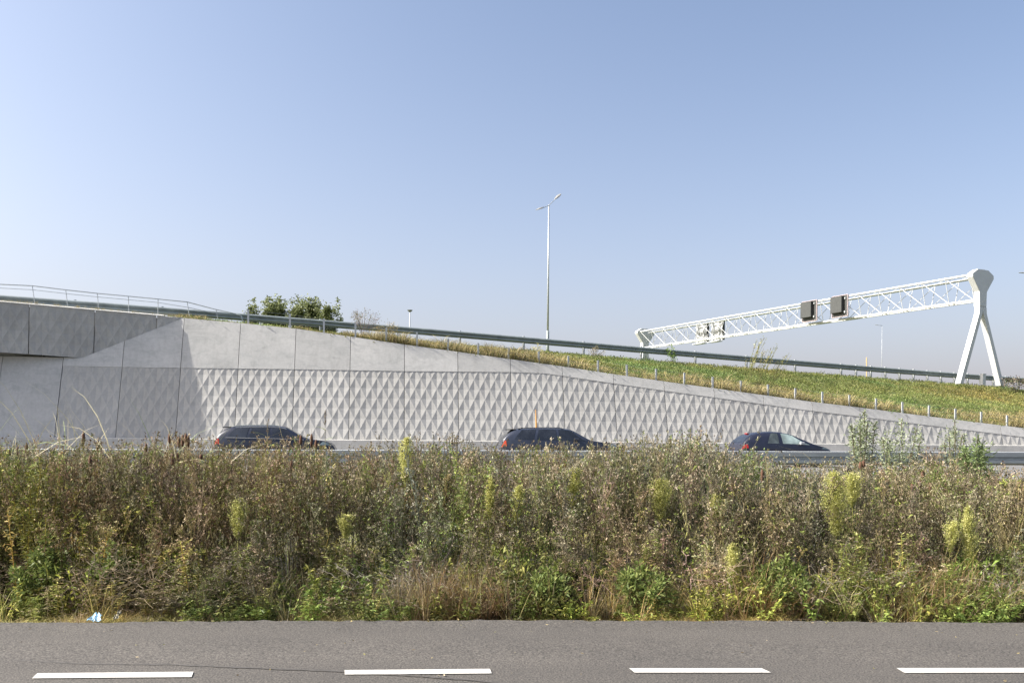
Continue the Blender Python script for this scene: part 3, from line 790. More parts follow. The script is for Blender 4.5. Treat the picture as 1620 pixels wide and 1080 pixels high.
    # windscreen, rear window on the top surface
    def top_patch(name, x0, x1, mat, wid=.93):
        vs = []; nx, nz = 8, 8
        for j in range(nz + 1):
            x = x0 + (x1 - x0) * j / nz; i = min(59, int(x / xr[-1] * 60)); rg = rings[i]; ztop = np.interp(x, xr, ztr); zbl = np.interp(x, xr, zbr)
            rg = ring(x, ztop, zbl); w = rg[8][0]
            for k in range(nx + 1):
                u_ = -1 + 2 * k / nx; y = w * wid * u_; z = ztop + .018 * (1 - u_ * u_ * .9); vs.append(W(x, y, z + .004))
        fs = [(j * 9 + k, j * 9 + k + 1, (j + 1) * 9 + k + 1, (j + 1) * 9 + k) for j in range(8) for k in range(8)]
        q = MB(); q.add(vs, fs); q.build(name, mat, t, smooth=True, fix=False)
    if hatch:
        top_patch('windscreen', 2.2 * kx, 3.2 * kx, M['glass']); top_patch('rear_window', .18 * kx, .60 * kx, M['glass'])
        q = MB(); q.box(W(.60 * kx, 0, 1.385 * kz), .05, .14, .015, U, NN); q.build('brake_light', M['red'], t)
    else:
        top_patch('windscreen', 2.74 * kx, 3.5 * kx, M['glass']); top_patch('rear_window', .12 * kx, .50 * kx, M['glass'])
        q = MB(); q.box(W(.50 * kx, 0, 1.40 * kz), .16, .56, .016, U, NN); q.build('roof_spoiler', M['black'], t, bevel=.01)
        if not chrome:
            q = MB(); q.prism([W(.95, -.015, 1.44), W(1.13, -.015, 1.44), W(1.0, -.015, 1.50), W(.93, -.015, 1.50)], NN * .03); q.build('antenna', M['black'], t)
    q = MB(); q.box(W(.0, 0, .52), .03, .26, .06, U, NN); q.build('number_plate', simple('plate_yellow', (.6, .5, .1), .5), t)
LANE = -9.2
make_car('estate_car', 342, LANE, 4.5, M['car_navy'], M['glass'], 'dark navy estate car with chrome window trim, leftmost of the three, by the shaded wall', chrome=True)
make_car('estate_car', 787, LANE, 4.85, M['car_blue'], M['glass'], 'dark grey-blue estate car with roof spoiler and orange-red tail lamp, middle of the three', lens_m='redor', H=1.48)
make_car('hatchback', 1160, LANE + .2, 4.05, M['car_indigo'], M['glass'], 'dark indigo hatchback with pale mirror, rightmost of the three cars', hatch=True, H=1.43)

# ================================================================ vegetation
def unit(v): return v / (np.linalg.norm(v, axis=-1, keepdims=True) + 1e-9)
class T:
    """template plant: quads (m,4,3) and colours (m,3)"""
    def __init__(s): s.q = []; s.c = []
    def leaf(s, b, d, L, W, col, rg=rng, droop=0):
        b = np.array(b, float); d = unit(np.array(d, float)); sd = unit(np.cross(d, rg.normal(size=3)))
        mid = b + d * L * .45; tip = b + d * L + np.array([0, 0, -droop * L])
        s.q.append([b, mid + sd * W / 2, tip, mid - sd * W / 2]); s.c.append(np.array(col) * rg.uniform(.75, 1.25))
    def stem(s, pts, w, col):
        for i in range(len(pts) - 1):
            a, b = np.array(pts[i], float), np.array(pts[i + 1], float); d = unit(b - a)
            x = unit(np.cross(d, [0.3, 1, .1])); y = np.cross(d, x); w0 = w * (1 - .5 * i / len(pts)); w1 = w * (1 - .5 * (i + 1) / len(pts))
            s.q.append([a - x * w0, a + x * w0, b + x * w1, b - x * w1]); s.c.append(col)
            s.q.append([a - y * w0, a + y * w0, b + y * w1, b - y * w1]); s.c.append(col)
    def blade(s, b, d, L, W, col, bend=.6, n=3, rg=rng):
        b = np.array(b, float); d = unit(np.array(d, float)); sd = unit(np.cross(d, [0, 0, 1]) + rg.normal(size=3) * .3)
        p = b.copy(); col = np.array(col) * rg.uniform(.75, 1.25); hz = np.array([d[0], d[1], 0]); hz = unit(hz + 1e-6)
        w0 = W
        for i in range(n):
            dd = unit(d + (hz * .5 - np.array([0, 0, 1])) * bend * ((i + .3) / n) ** 1.6 * 2)
            q = p + dd * L / n; w1 = W * (1 - ((i + 1) / n) ** 1.5)
            s.q.append([p - sd * w0 / 2, p + sd * w0 / 2, q + sd * w1 / 2, q - sd * w1 / 2]); s.c.append(col * (1 + .08 * i)); p = q; w0 = w1
    def arr(s): return np.array(s.q, np.float32), np.array(s.c, np.float32)
class Bucket:
    def __init__(s): s.q = []; s.c = []
    def put(s, tpl, pos, yaw, sc_, lean=None, tint=None, szv=None):
        q, c = tpl; n = len(pos); m = len(q)
        if n == 0: return
        cy, sy = np.cos(yaw), np.sin(yaw); szv = sc_ if szv is None else szv
        P = np.repeat(q[None], n, 0)
        x, y, z = P[..., 0] * sc_[:, None, None], P[..., 1] * sc_[:, None, None], P[..., 2] * szv[:, None, None]
        X = x * cy[:, None, None] - y * sy[:, None, None]; Y = x * sy[:, None, None] + y * cy[:, None, None]
        if lean is not None: X = X + lean[:, 0][:, None, None] * z; Y = Y + lean[:, 1][:, None, None] * z
        P = np.stack([X, Y, z], -1) + pos[:, None, None, :]
        Cc = np.repeat(c[None], n, 0)
        if tint is not None: Cc = Cc * tint[:, None, :]
        s.q.append(P.reshape(-1, 4, 3).astype(np.float32)); s.c.append(Cc.reshape(-1, 3).astype(np.float32))
    def build(s, name, mat, parent=None):
        q = np.concatenate(s.q); c = np.concatenate(s.c); n = len(q)
        me = bpy.data.meshes.new(name); me.vertices.add(n * 4); me.vertices.foreach_set('co', q.reshape(-1))
        me.loops.add(n * 4); me.loops.foreach_set('vertex_index', np.arange(n * 4, dtype=np.int32))
        me.polygons.add(n); me.polygons.foreach_set('loop_start', np.arange(0, n * 4, 4, dtype=np.int32))
        at_ = me.attributes.new('Col', 'FLOAT_COLOR', 'FACE'); cc = np.ones((n, 4), np.float32); cc[:, :3] = c; at_.data.foreach_set('color', cc.reshape(-1))
        me.update(calc_edges=True)
        return link_mesh(name, me, mat, parent)
def one(tpl_arr, pos, name, mat, parent=None, yaw=0, scl=1.0):
    b = Bucket(); b.put(tpl_arr, np.array([pos], float), np.array([yaw]), np.array([scl])); return b.build(name, mat, parent)

BR = [(.20, .165, .10), (.26, .215, .135), (.13, .10, .06), (.33, .28, .19), (.235, .205, .10), (.20, .19, .08)]
GR = [(.125, .155, .035), (.18, .21, .05), (.085, .11, .026), (.235, .25, .065), (.16, .17, .055)]
def pick(l): return l[rng.integers(len(l))]
def rdir(zb=.5, s=1.): v = rng.normal(size=3) * [s, s, .6]; v[2] += zb; return v
def t_dry(H=1.0, low=True, green=.12):
    t = T(); bx, by = rng.normal(size=2) * .05
    f = lambda z: np.array([bx * z * z + .012 * math.sin(z * 9), by * z * z + .01 * math.cos(z * 8), z])
    col = pick(BR); z0 = 0 if low else .45
    t.stem([f(z) for z in np.linspace(z0, H, 6)], .0045, np.array(col) * .9)
    for i in range(11):
        z = rng.uniform(.42, .97) * H; a = rng.uniform(0, 6.28); L = rng.uniform(.10, .26) * (1.25 - z / H * .6)
        d = np.array([math.cos(a) * .55, math.sin(a) * .55, .85]); b = f(z); e = b + d * L
        t.stem([b, e], .0026, col)
        for k in range(3):
            bb = b + (e - b) * rng.uniform(.4, 1); ee = bb + unit(rdir(.8)) * rng.uniform(.03, .08)
            t.stem([bb, ee], .0016, col)
            hc = pick(BR[:4]) if rng.random() > green else pick(GR)
            for _ in range(4): t.leaf(ee + rng.normal(size=3) * .006, rdir(.3), rng.uniform(.014, .028), rng.uniform(.009, .018), hc)
        for k in range(2):
            bb = b + (e - b) * rng.uniform(.1, .9); t.leaf(bb, rdir(-.2), rng.uniform(.02, .05), .010, pick(BR) if rng.random() > green * 1.5 else pick(GR), droop=.4)
    for i in range(26 if low else 8):
        z = rng.uniform(.1 if low else .5, .9) * H; b = f(z)
        t.leaf(b, rdir(-.3), rng.uniform(.03, .065), rng.uniform(.008, .016), np.array(pick(BR)) * .8 if rng.random() > green * 1.8 else pick(GR), droop=.5)
    return t.arr()
def t_green(H=1.0, low=True, pal=GR):
    t = T(); bx, by = rng.normal(size=2) * .06
    f = lambda z: np.array([bx * z * z, by * z * z, z]); col = np.array(pick(pal)) * .9; z0 = .0 if low else .5
    t.stem([f(z) for z in np.linspace(z0, H, 5)], .0045, col * [1.1, .9, .8])
    n = 60 if low else 34
    for i in range(n):
        z = z0 + (H - z0) * ((i + rng.random()) / n); a = i * 2.4 + rng.normal() * .3; b = f(z)
        d = np.array([math.cos(a), math.sin(a), rng.uniform(-.1, .7)]); t.leaf(b, d, rng.uniform(.045, .095) * (1.1 - .35 * z / H), rng.uniform(.010, .02), pick(pal), droop=.25)
    for i in range(7):
        z = rng.uniform(max(z0, .4), .95) * H; a = rng.uniform(0, 6.28); L = rng.uniform(.08, .2); d = np.array([math.cos(a) * .6, math.sin(a) * .6, .8]); b = f(z); e = b + d * L
        t.stem([b, e], .002, col)
        for k in range(9): t.leaf(b + (e - b) * rng.uniform(.2, 1.05), rdir(.4), rng.uniform(.025, .05), rng.uniform(.007, .012), pick(pal))
    return t.arr()
def t_low(pal=GR):
    t = T()
    for s_ in range(4):
        a = rng.uniform(0, 6.28); L = rng.uniform(.22, .48); d = unit(np.array([math.cos(a) * .45, math.sin(a) * .45, 1])); e = d * L; t.stem([(0, 0, 0), e], .003, np.array(pal[0]))
        for k in range(17):
            b = e * rng.uniform(.15, 1.0); t.leaf(b, rdir(.25), rng.uniform(.03, .07), rng.uniform(.012, .026), pick(pal), droop=.3)
    return t.arr()
def t_grass(n=14, L=.35, W=.006, pal=GR, bend=.6, up=1.0, spread=.05):
    t = T()
    for i in range(n):
        a = rng.uniform(0, 6.28); r = rng.uniform(.1, .8); t.blade((math.cos(a) * spread * rng.random(), math.sin(a) * spread * rng.random(), 0), (math.cos(a) * r, math.sin(a) * r, up), L * rng.uniform(.5, 1.1), W, pick(pal), bend)
    return t.arr()
def t_twigs(H=.8):
    t = T(); g = [(.22, .19, .15), (.17, .14, .105), (.27, .235, .18)]
    for i in range(26):
        b = np.array([rng.normal() * .08, rng.normal() * .08, rng.uniform(0, .5) * H]); p = [b]
        d = unit(rdir(.7))
        for k in range(4): d = unit(d + rng.normal(size=3) * .35); p.append(p[-1] + d * .06)
        t.stem(p, .0022, pick(g))
        for k in range(3): t.leaf(p[rng.integers(1, 5)], rdir(0), .03, .007, pick(g))
    return t.arr()
YG = [(.56, .54, .20), (.46, .46, .15), (.62, .58, .27), (.38, .40, .12)]
OC = [(.36, .29, .13), (.30, .24, .11), (.42, .35, .19), (.26, .22, .09)]

D_full = [t_dry(1.0, True, g) for g in (.05, .1, .15, .3, .1, .5, .05)]
D_top = [t_dry(1.0, False, g) for g in (.05, .1, .2, .35, .08)]
G_full = [t_green(1.0) for _ in range(5)]; G_top = [t_green(1.0, False) for _ in range(4)]
Y_full = [t_green(1.0, True, GR[:2] + YG[:2] + OC[:1]) for _ in range(3)]
LOW = [t_low() for _ in range(6)] + [t_low([(.15, .20, .05), (.2, .25, .07), (.12, .17, .04)]) for _ in range(3)]
TW = [t_twigs() for _ in range(4)]
GT = [t_grass(18, .36, .006, GR[:2] + YG[:2], .4, 1.3) for _ in range(4)]; GD = [t_grass(22, .42, .0045, OC[:2] + BR, .22, 1.6) for _ in range(4)]

def fbm(x, y, seed=0):
    r = np.random.default_rng(seed + 99); v = 0
    for o in range(5):
        for _ in range(3):
            k = r.normal(size=2) * (1.1 * 1.8 ** o); v = v + np.sin(x * k[0] + y * k[1] + r.uniform(0, 6.28)) / 1.7 ** o
    return v / 3.2
top_env = [(-200, 702), (0, 702), (60, 700), (100, 706), (180, 704), (250, 700), (330, 710), (400, 705), (450, 700), (520, 714), (600, 712), (650, 702), (700, 700), (760, 711), (850, 711), (950, 711), (1000, 704), (1080, 692), (1130, 703), (1180, 722), (1250, 734), (1320, 733), (1360, 728), (1420, 733), (1500, 722), (1560, 741), (1620, 750), (1800, 752)]
top_env = [(a, b + 5) for a, b in top_env]
TX = np.array([q[0] for q in top_env], float); TY = np.array([q[1] for q in top_env], float)
def env_top(x, y):
    px = 810 + x / y * F; py = np.interp(px, TX, TY); v = -(py - 692 - (px - 810) * math.sin(ROLL)) / F
    return EYE + v * y - .05
def env(x, y):
    q = y - edge_y(x); z = env_top(x, y)
    lump = fbm(x * .9, y * .9, 3)
    fr = .16 + 1.38 * sm((q - .38 + .46 * lump) / 1.6) ** .85
    return np.minimum(z, fr)
pl = [(375, 782, 850, 8.9, 26, 'yellow-green feathery weed standing alone over the grey twigs at the left'),
      (640, 686, 760, 10.2, 25, 'pale feathery weed left of the middle car, its top above the guardrail line'),
      (775, 750, 815, 9.6, 16, 'narrow feathery weed just below the tail of the middle car'),
      (812, 762, 825, 9.5, 22, 'soft green feathery weed close right of the narrow one below the middle car'),
      (902, 735, 800, 9.9, 26, 'feathery weed below the front door of the middle car'),
      (1044, 752, 825, 9.4, 34, 'bushy yellow-green feathery weed between the middle car and the hatchback'),
      (1128, 778, 842, 9.3, 22, 'feathery weed below and left of the hatchback tail'),
      (1160, 852, 930, 8.5, 22, 'short pale feathery weed low in the verge beside rusty stems'),
      (1326, 738, 850, 9.3, 40, 'largest yellow feathery weed right of the hatchback, bright and drooping'),
      (1352, 745, 800, 9.5, 30, 'feathery weed touching the right side of the largest yellow one'),
      (1498, 822, 872, 9.0, 22, 'small feathery weed below the green willow shrub'),
      (1536, 790, 905, 9.0, 22, 'slim tall feathery weed beside the straw coloured grass at the right'),
      (548, 812, 850, 9.3, 24, 'small yellowish feathery weed in the brown weeds below the left guardrail'),
      (700, 745, 800, 9.9, 16, 'thin ochre feathery weed right of the pale one')]
KEEP = [(q[0], q[4] * .62 + 5, q[2] + 14, q[3]) for q in pl] + [(1600, 34, 870, 9.6), (1578, 20, 860, 9.4), (1490, 24, 850, 9.6), (1366, 26, 722, 14.5), (1425, 34, 724, 14.8), (1545, 22, 742, 12.5)] + [(516, 6, 712, 11.8), (290, 16, 712, 12.4), (258, 10, 742, 10.4), (277, 9, 737, 10.4), (146, 8, 738, 10.4), (155, 5, 713, 12.3), (132, 5, 706, 12.3), (1206, 6, 764, 10.6), (1457, 8, 770, 10.6), (496, 9, 710, 12.3), (35, 26, 722, 12.3)]
def limit(x, y, H):
    """plants standing before an individual one stay lower than its visible part"""
    px = 810 + x / y * F; z0 = ter(x, y); H = H.copy()
    for (cx, w, py, Y) in KEEP:
        m = (np.abs(px - cx) < w) & (y < Y + .15)
        zt = EYE - (py + rng.uniform(-8, 10, len(x)) - 692 - (px - 810) * math.sin(ROLL)) / F * y
        H = np.where(m, np.minimum(H, np.maximum(zt - z0, .12)), H)
    return H
def scatter(n, q0, q1, powr=1.0):
    q = q0 + (q1 - q0) * rng.random(n) ** powr
    ym = 8 + q; n0 = n; x = (rng.random(n) * 2 - 1) * (.60 * (ym) + 3.0); y = edge_y(x) + q
    return x, y, q
def place(bucket, tpls, x, y, H, jit=.18, tint=None, wid=1.0, lim=False):
    n = len(x); k = rng.integers(len(tpls), size=n); z = ter(x, y)
    if lim: H = limit(x, y, H)
    for i, tp in enumerate(tpls):
        m = k == i
        if not m.any(): continue
        nn_ = m.sum(); h = H[m]
        tn = np.ones((nn_, 3)) * rng.uniform(.75, 1.28, (nn_, 1)) * (1 + rng.normal(size=(nn_, 3)) * .05)
        pt_ = 1 + .34 * fbm(x[m] * .8, y[m] * .8, 41); hu = .13 * fbm(x[m] * .6, y[m] * .6, 42)
        tn = tn * np.stack([pt_ * (1 + hu), pt_, pt_ * (1 - hu)], -1)
        if tint is not None: tn = tn * tint[m]
        bucket.put(tp, np.stack([x[m], y[m], z[m]], -1), rng.uniform(0, 6.28, nn_), np.full(nn_, wid) * rng.uniform(.85, 1.2, nn_), rng.normal(size=(nn_, 2)) * jit * .6, tn, h)

dryB, grnB, lowB, grassB, twB = Bucket(), Bucket(), Bucket(), Bucket(), Bucket()
# front stand, visible from foot to tip
x, y, q = scatter(2950, .35, 3.0, 1.0)
GAPS = [(12, 26), (118, 20), (205, 16), (330, 14), (455, 22), (690, 16), (845, 20), (955, 18), (1075, 14), (1215, 22), (1290, 12), (1420, 14), (1590, 18), (570, 14)]
gpx = 810 + x / y * F; kp = np.ones(len(x), bool)
for cx_, w_ in GAPS: kp &= ~((np.abs(gpx - cx_ + rng.normal(size=len(x)) * 4) < w_) & (q < 1.45))
x, y, q = x[kp], y[kp], q[kp]
H = np.clip(env(x, y) - ter(x, y), .15, 1.9) * rng.uniform(.60, 1.04, len(x))
gprob = .22 + .42 * fbm(x * .5, y * .5, 5) + .32 * sm((-3.2 - x) / 2.5) + .42 * (H < .8) + .12 * sm((x - 1.5) / 3)
gr_ = rng.random(len(x)) < gprob
place(dryB, D_full, x[~gr_], y[~gr_], H[~gr_], lim=True)
ye = gr_ & (rng.random(len(x)) < .30)
place(grnB, G_full, x[gr_ & ~ye], y[gr_ & ~ye], H[gr_ & ~ye], lim=True); place(grnB, Y_full, x[ye], y[ye], H[ye], lim=True)
# rear stand: tops only
x, y, q = scatter(3100, 2.8, 8.6, .9)
H = np.clip(env(x, y) - ter(x, y), .4, 2.0) * rng.uniform(.80, 1.02, len(x))
tall = rng.random(len(x)) < .06; H[tall] *= rng.uniform(1.0, 1.07, tall.sum())
gr_ = rng.random(len(x)) < .12 + .22 * fbm(x * .5, y * .5, 6) + .15 * sm((-3 - x) / 3)
place(dryB, D_top, x[~gr_], y[~gr_], H[~gr_], lim=True); place(grnB, G_top, x[gr_], y[gr_], H[gr_], lim=True)
# low weeds and grass along the road edge
x, y, q = scatter(1400, .12, 1.6, 1.0)
m = fbm(x * 1.6, y * 1.3, 8) + rng.normal(size=len(x)) * .3 > .02
place(lowB, LOW, x[m], y[m], np.clip(.5 + .75 * q[m] + .35 * fbm(x[m], y[m], 9), .35, 1.7), wid=1.0, tint=np.array([1.0, 1.0, .9]) * rng.uniform(.6, 1.4, (m.sum(), 1)))
x, y, q = scatter(5000, -.03, .9, 1.2)
m = (fbm(x * 1.9, y * 2.2, 51) + rng.normal(size=len(x)) * .25 > -.25) & ((q > .05) | (fbm(x * 3.0, y * 0, 52) > .1))
x, y, q = x[m], y[m], q[m]; z3 = rng.integers(3, size=len(x)) == 0
place(grassB, GT, x[~z3], y[~z3], rng.uniform(.10, .42, (~z3).sum()) * (.55 + q[~z3]), wid=.6, tint=np.tile([[.82, .76, .8]], ((~z3).sum(), 1)))
place(grassB, GD, x[z3], y[z3], rng.uniform(.10, .42, z3.sum()) * (.55 + q[z3]), wid=.7, tint=np.tile([[.85, .8, .75]], (z3.sum(), 1)))
x, y, q = scatter(900, .3, 2.2); m = fbm(x * .8, y, 11) > -.1; place(grassB, GT, x[m], y[m], rng.uniform(.8, 1.5, m.sum()), wid=1.0)
x, y, q = scatter(800, .3, 2.2); m = fbm(x * .7, y, 12) + .3 * sm(x / 4) > .25; place(dryB, GD, x[m], y[m], rng.uniform(.7, 1.5, m.sum()), wid=1.3)
# two patches of fine reddish brown dead stems
for cx, w_ in ((-.45, .55), (4.0, .8), (2.35, .22)):
    n_ = int(170 * w_); x = cx + rng.normal(size=n_) * w_ * .6; q = rng.uniform(.35, 1.2, n_); y = edge_y(x) + q
    place(dryB, GD, x, y, np.clip(.7 + q * 1.1, .6, 2.0) * rng.uniform(.5, 1.1, n_), tint=np.tile([[.66, .56, .50]], (n_, 1)), wid=1.6)
x, y, q = scatter(330, .5, 2.4); m = fbm(x * .8, y, 13) > -.2; place(twB, TW, x[m], y[m], rng.uniform(.8, 1.3, m.sum()), wid=1.3)
# ragged verge beyond, up to the guardrail
x, y, q = scatter(2600, 8, 14.5); place(grassB, GT + GD[:2], x, y, rng.uniform(.5, 1.1, len(x)), wid=1.3)
tag(dryB.build('dry_weeds', M['dry']), 'dense brown dried weeds with seed heads filling the roadside verge', 'weeds', kind='stuff')
tag(grnB.build('green_weeds', M['leaf']), 'leafy green weeds growing among the dried stems on the verge', 'weeds', kind='stuff')
tag(lowB.build('low_herbs', M['leaf']), 'low bright green broad-leaved herbs along the road edge', 'herbs', kind='stuff')
tag(grassB.build('verge_grass', M['leaf']), 'green grass tufts along the edge of the asphalt', 'grass', kind='stuff')
tag(twB.build('dead_twigs', M['dry']), 'tangled grey dead twigs low in the verge', 'twigs', kind='stuff')

# plume weeds (tall feathery yellow-green ones), each a thing
def plume(px, ytop, ybot, Y, wpx, lab, pal=YG, seed=0):
    tp = at(px, ytop, Y); z0 = float(ter(tp[0], Y)); base = np.array([tp[0], Y, z0]); H = tp[2] - z0; hp = (ybot - ytop) / F * Y; w = wpx / F * Y / 2
    th = empty('plume_weed', base, label=lab, cat='weed', group='tall feathery yellow-green weeds')
    l1, l2 = rng.normal(size=2) * .05
    f = lambda z: np.array([l1 * (z / H) ** 2, l2 * (z / H) ** 2, z])
    s_ = T(); s_.stem([f(z) for z in np.linspace(0, H * .98, 7)], .0065, np.array(pal[0]) * .75); one(s_.arr(), base, 'stem', M['leaf'], th)
    p = T()
    for i in range(max(60, int(hp * 560))):
        u_ = rng.random(); z = H - hp + hp * u_ * .9; a = rng.uniform(0, 6.28); R_w = 1.3 * w * math.sin(math.pi * min(1, (u_ ** .95 * .84 + .13))) * rng.uniform(.5, 1.1)
        b = f(z - .03); e = b + np.array([math.cos(a) * R_w, math.sin(a) * R_w, R_w * 1.1 + .03]); p.stem([b, e], .0013, pal[1])
        for k in range(9): p.leaf(b + (e - b) * rng.uniform(.25, 1.05) + rng.normal(size=3) * .006, rdir(.8), rng.uniform(.014, .028), rng.uniform(.005, .009), pick(pal))
    one(p.arr(), base, 'plume', M['leaf'], th)
    lf = T()
    for i in range(46):
        z = rng.uniform(.25, max(.3, H - hp * .8)); a = rng.uniform(0, 6.28); lf.leaf(f(z), (math.cos(a), math.sin(a), rng.uniform(.1, .9)), rng.uniform(.05, .09), .008, pick(GR + pal[:1]), droop=.2)
    one(lf.arr(), base, 'leaf_whorls', M['leaf'], th)
for i, q in enumerate(pl): plume(q[0], q[1], q[2], q[3], q[4], q[5], YG if i != 13 else OC)
# straw-coloured plume grass at the right
for px, yt, Y in ((1600, 762, 9.6), (1578, 778, 9.4), (1490, 790, 9.6)):
    tp = at(px, yt, Y); z0 = float(ter(tp[0], Y)); base = np.array([tp[0], Y, z0]); H = tp[2] - z0
    t = T()
    for i in range(70):
        a = rng.uniform(0, 6.28); r = rng.uniform(.05, .3); t.blade((rng.normal() * .06, rng.normal() * .06, 0), (math.cos(a) * r, math.sin(a) * r, 1), H * rng.uniform(.6, 1.15), .005, pick(OC + OC + GR[:1]), .35, 4)
    for i in range(260):
        a = rng.uniform(0, 6.28); r = rng.uniform(0, .2); z = H * rng.uniform(.55, 1); t.leaf((math.cos(a) * r, math.sin(a) * r, z), rdir(.8, .5), .03, .006, pick([(.5, .42, .25), (.42, .34, .18)]))
    o = one(t.arr(), base, 'straw_grass', M['dry'])
    tag(o, {1600: 'straw coloured tall grass clump at the right picture edge', 1578: 'straw coloured grass clump just left of the edge clump', 1490: 'pale straw grass clump below the silver shrubs'}[px], 'grass clump', 'straw coloured grass clumps')
# strap-leaved tuft by the road edge
base = on_ground(655, 968, 0); base[2] = float(ter(base[0], base[1])); t = T()
for i in range(60):
    a = rng.uniform(0, 6.28); r = rng.uniform(.2, 1.1); t.blade((0, 0, 0), (math.cos(a) * r, math.sin(a) * r, 1), rng.uniform(.18, .36), .010, pick([(.15, .24, .05), (.20, .30, .07)]), .7, 4)
tag(one(t.arr(), base, 'sedge_tuft', M['leaf']), 'bright green strap-leaved tuft at the road edge left of the middle', 'grass tuft')

# cattails
cat_px = [(42, 700, 721), (15, 711, 724), (28, 706, 720), (132, 682, 703), (155, 696, 713), (143, 720, 738), (149, 719, 735), (231, 701, 718), (268, 685, 701), (283, 690, 708), (289, 687, 706), (294, 685, 704), (298, 688, 708), (255, 725, 743), (262, 714, 728), (273, 718, 736), (281, 716, 737), (318, 718, 726), (354, 716, 730), (476, 688, 703), (493, 686, 707), (500, 695, 713), (461, 728, 744), (1206, 742, 763), (1460, 743, 756), (1455, 759, 774), (1444, 761, 777), (1471, 763, 784), (1361, 730, 744), (1366, 728, 740)]
cat_lab = {}
def where(px):
    lm = [(35, 'at far left edge'), (160, 'left of shaded wall joint'), (240, 'alone between two groups'), (300, 'in cluster left of navy car'), (360, 'before rear of navy car'), (510, 'before bonnet of navy car'), (1250, 'below the hatchback'), (1400, 'under left silver shrub'), (1700, 'under right silver shrub')]
    for a, b in lm:
        if px <= a: return b
for i, (px, y0, y1) in enumerate(cat_px):
    Y = rng.uniform(12.3, 12.9) if y0 < 717 else rng.uniform(10.4, 10.9)
    if px > 1000: Y = 10.6
    tp = at(px, y0, Y); z0 = float(ter(tp[0], Y)); base = np.array([tp[0], Y, z0]); H = tp[2] - z0; hs = (y1 - y0) / F * Y
    th = empty('cattail', base, label='brown cattail %s, %s' % (where(px), 'high tip' if y0 < 700 else 'low tip'), cat='cattail', group='brown cattails in the verge')
    lx, ly = rng.normal(size=2) * .03
    f = lambda z: base + np.array([lx * (z / H - 1), ly * (z / H - 1), z])
    q = MB(); q.tube([f(0), f(H * .5), f(H - hs)], .005, 5); q.tube([f(H - .005), f(H + .07)], .002, 4); q.build('stalk', simple('stalk', (.24, .22, .11), .8) if 'stalk' not in M else M['stalk'], th)
    q = MB(); zs = np.linspace(H - hs, H, 6); q.tube([f(z) for z in zs], [.009, .018, .021, .021, .018, .007], 8)
    if 'spike' not in M: M['spike'] = simple('cattail_spike', (.10, .05, .028), .95, 0, .3, 60, .5); M['stalk'] = simple('cattail_stalk', (.24, .22, .11), .8)
    q.build('spike', M['spike'], th, True)
    t = T()
    for k in range(5):
        a = rng.uniform(0, 6.28); r = rng.uniform(.08, .3); t.blade((rng.normal() * .03, rng.normal() * .03, 0), (math.cos(a) * r, math.sin(a) * r, 1), H * rng.uniform(.95, 1.42), .015, pick([(.30, .27, .14), (.22, .25, .11), (.36, .31, .2)]), rng.uniform(.3, .8), 6)
    one(t.arr(), base, 'leaves', M['dry'], th)
# distinguish cattail labels by height order inside each group
from collections import defaultdict
grp = defaultdict(list)
for o in C.objects:
    if o.name.startswith('cattail') and o.parent is None and 'label' in o: grp[o['label']].append(o)
ordn = ['leftmost', 'second', 'third', 'fourth', 'fifth', 'sixth', 'seventh', 'eighth', 'ninth', 'tenth']
for lab, os_ in grp.items():
    if len(os_) > 1:
        for k, o in enumerate(sorted(os_, key=lambda o: o.location.x / o.location.y)): o['label'] = lab + ', %s from left' % ordn[k] if k else lab + ', leftmost'
# reed blades at the left
rb = Bucket(); tt = []
for _ in range(6):
    t = T()
    for i in range(7):
        a = rng.uniform(0, 6.28); r = rng.uniform(.05, .42); t.blade((math.cos(a) * .08, math.sin(a) * .08, 0), (math.cos(a) * r, math.sin(a) * r, 1), rng.uniform(1.6, 2.45), .022, pick([(.36, .33, .2), (.24, .28, .13), (.42, .38, .26)]), rng.uniform(.25, .75), 8)
    tt.append(t.arr())
x = np.concatenate([rng.uniform(-8.6, -6.1, 18), rng.uniform(-5.5, -4.5, 5), rng.uniform(-6, -4, 2)]); y = rng.uniform(12.2, 13.6, len(x)); z = ter(x, y)
for i, tp in enumerate(tt):
    m = np.arange(len(x)) % 6 == i; rb.put(tp, np.stack([x[m], y[m], z[m]], -1), rng.uniform(0, 6.28, m.sum()), rng.uniform(1.18, 1.42, m.sum()))
tag(rb.build('reed_blades', M['dry']), 'pale bent reed and cattail blades rising above the weeds at the left', 'reeds', kind='stuff')
# single common reed
def reed(px, yt, Y, lab):
    tp = at(px, yt, Y); z0 = float(ter(tp[0], Y)); base = np.array([tp[0], Y, z0]); H = tp[2] - z0
    th = empty('reed', base, label=lab, cat='reed'); t = T(); t.stem([(0, 0, 0), (.01, 0, H * .5), (-.02, 0, H)], .004, (.36, .32, .2)); one(t.arr(), base, 'stem', M['dry'], th)
    t = T()
    for k in range(14): t.leaf((-.02 * k / 14 + rng.normal() * .004, 0, H - .01 - k * .013), (rng.choice([-1, 1]) * .3 - .1, 0, 1), .05, .012, (.25, .19, .13))
    one(t.arr(), base, 'panicle', M['dry'], th)
    t = T()
    for k in range(9):
        zz = H * (.45 + .5 * k / 9); sg = 1 if k % 2 else -1; t.blade((0, 0, zz), (sg, rng.normal() * .4, .6), rng.uniform(.15, .32), .018, pick([(.2, .27, .1), (.28, .31, .15)]), .5, 4)
    one(t.arr(), base, 'leaves', M['leaf'], th)
reed(516, 652, 11.8, 'tall green reed with feathery tip before the wall, right of the navy car')
reed(425, 665, 12.2, 'thin dry reed standing before the windscreen of the navy estate car')
reed(1184, 0, 0, '') if False else None

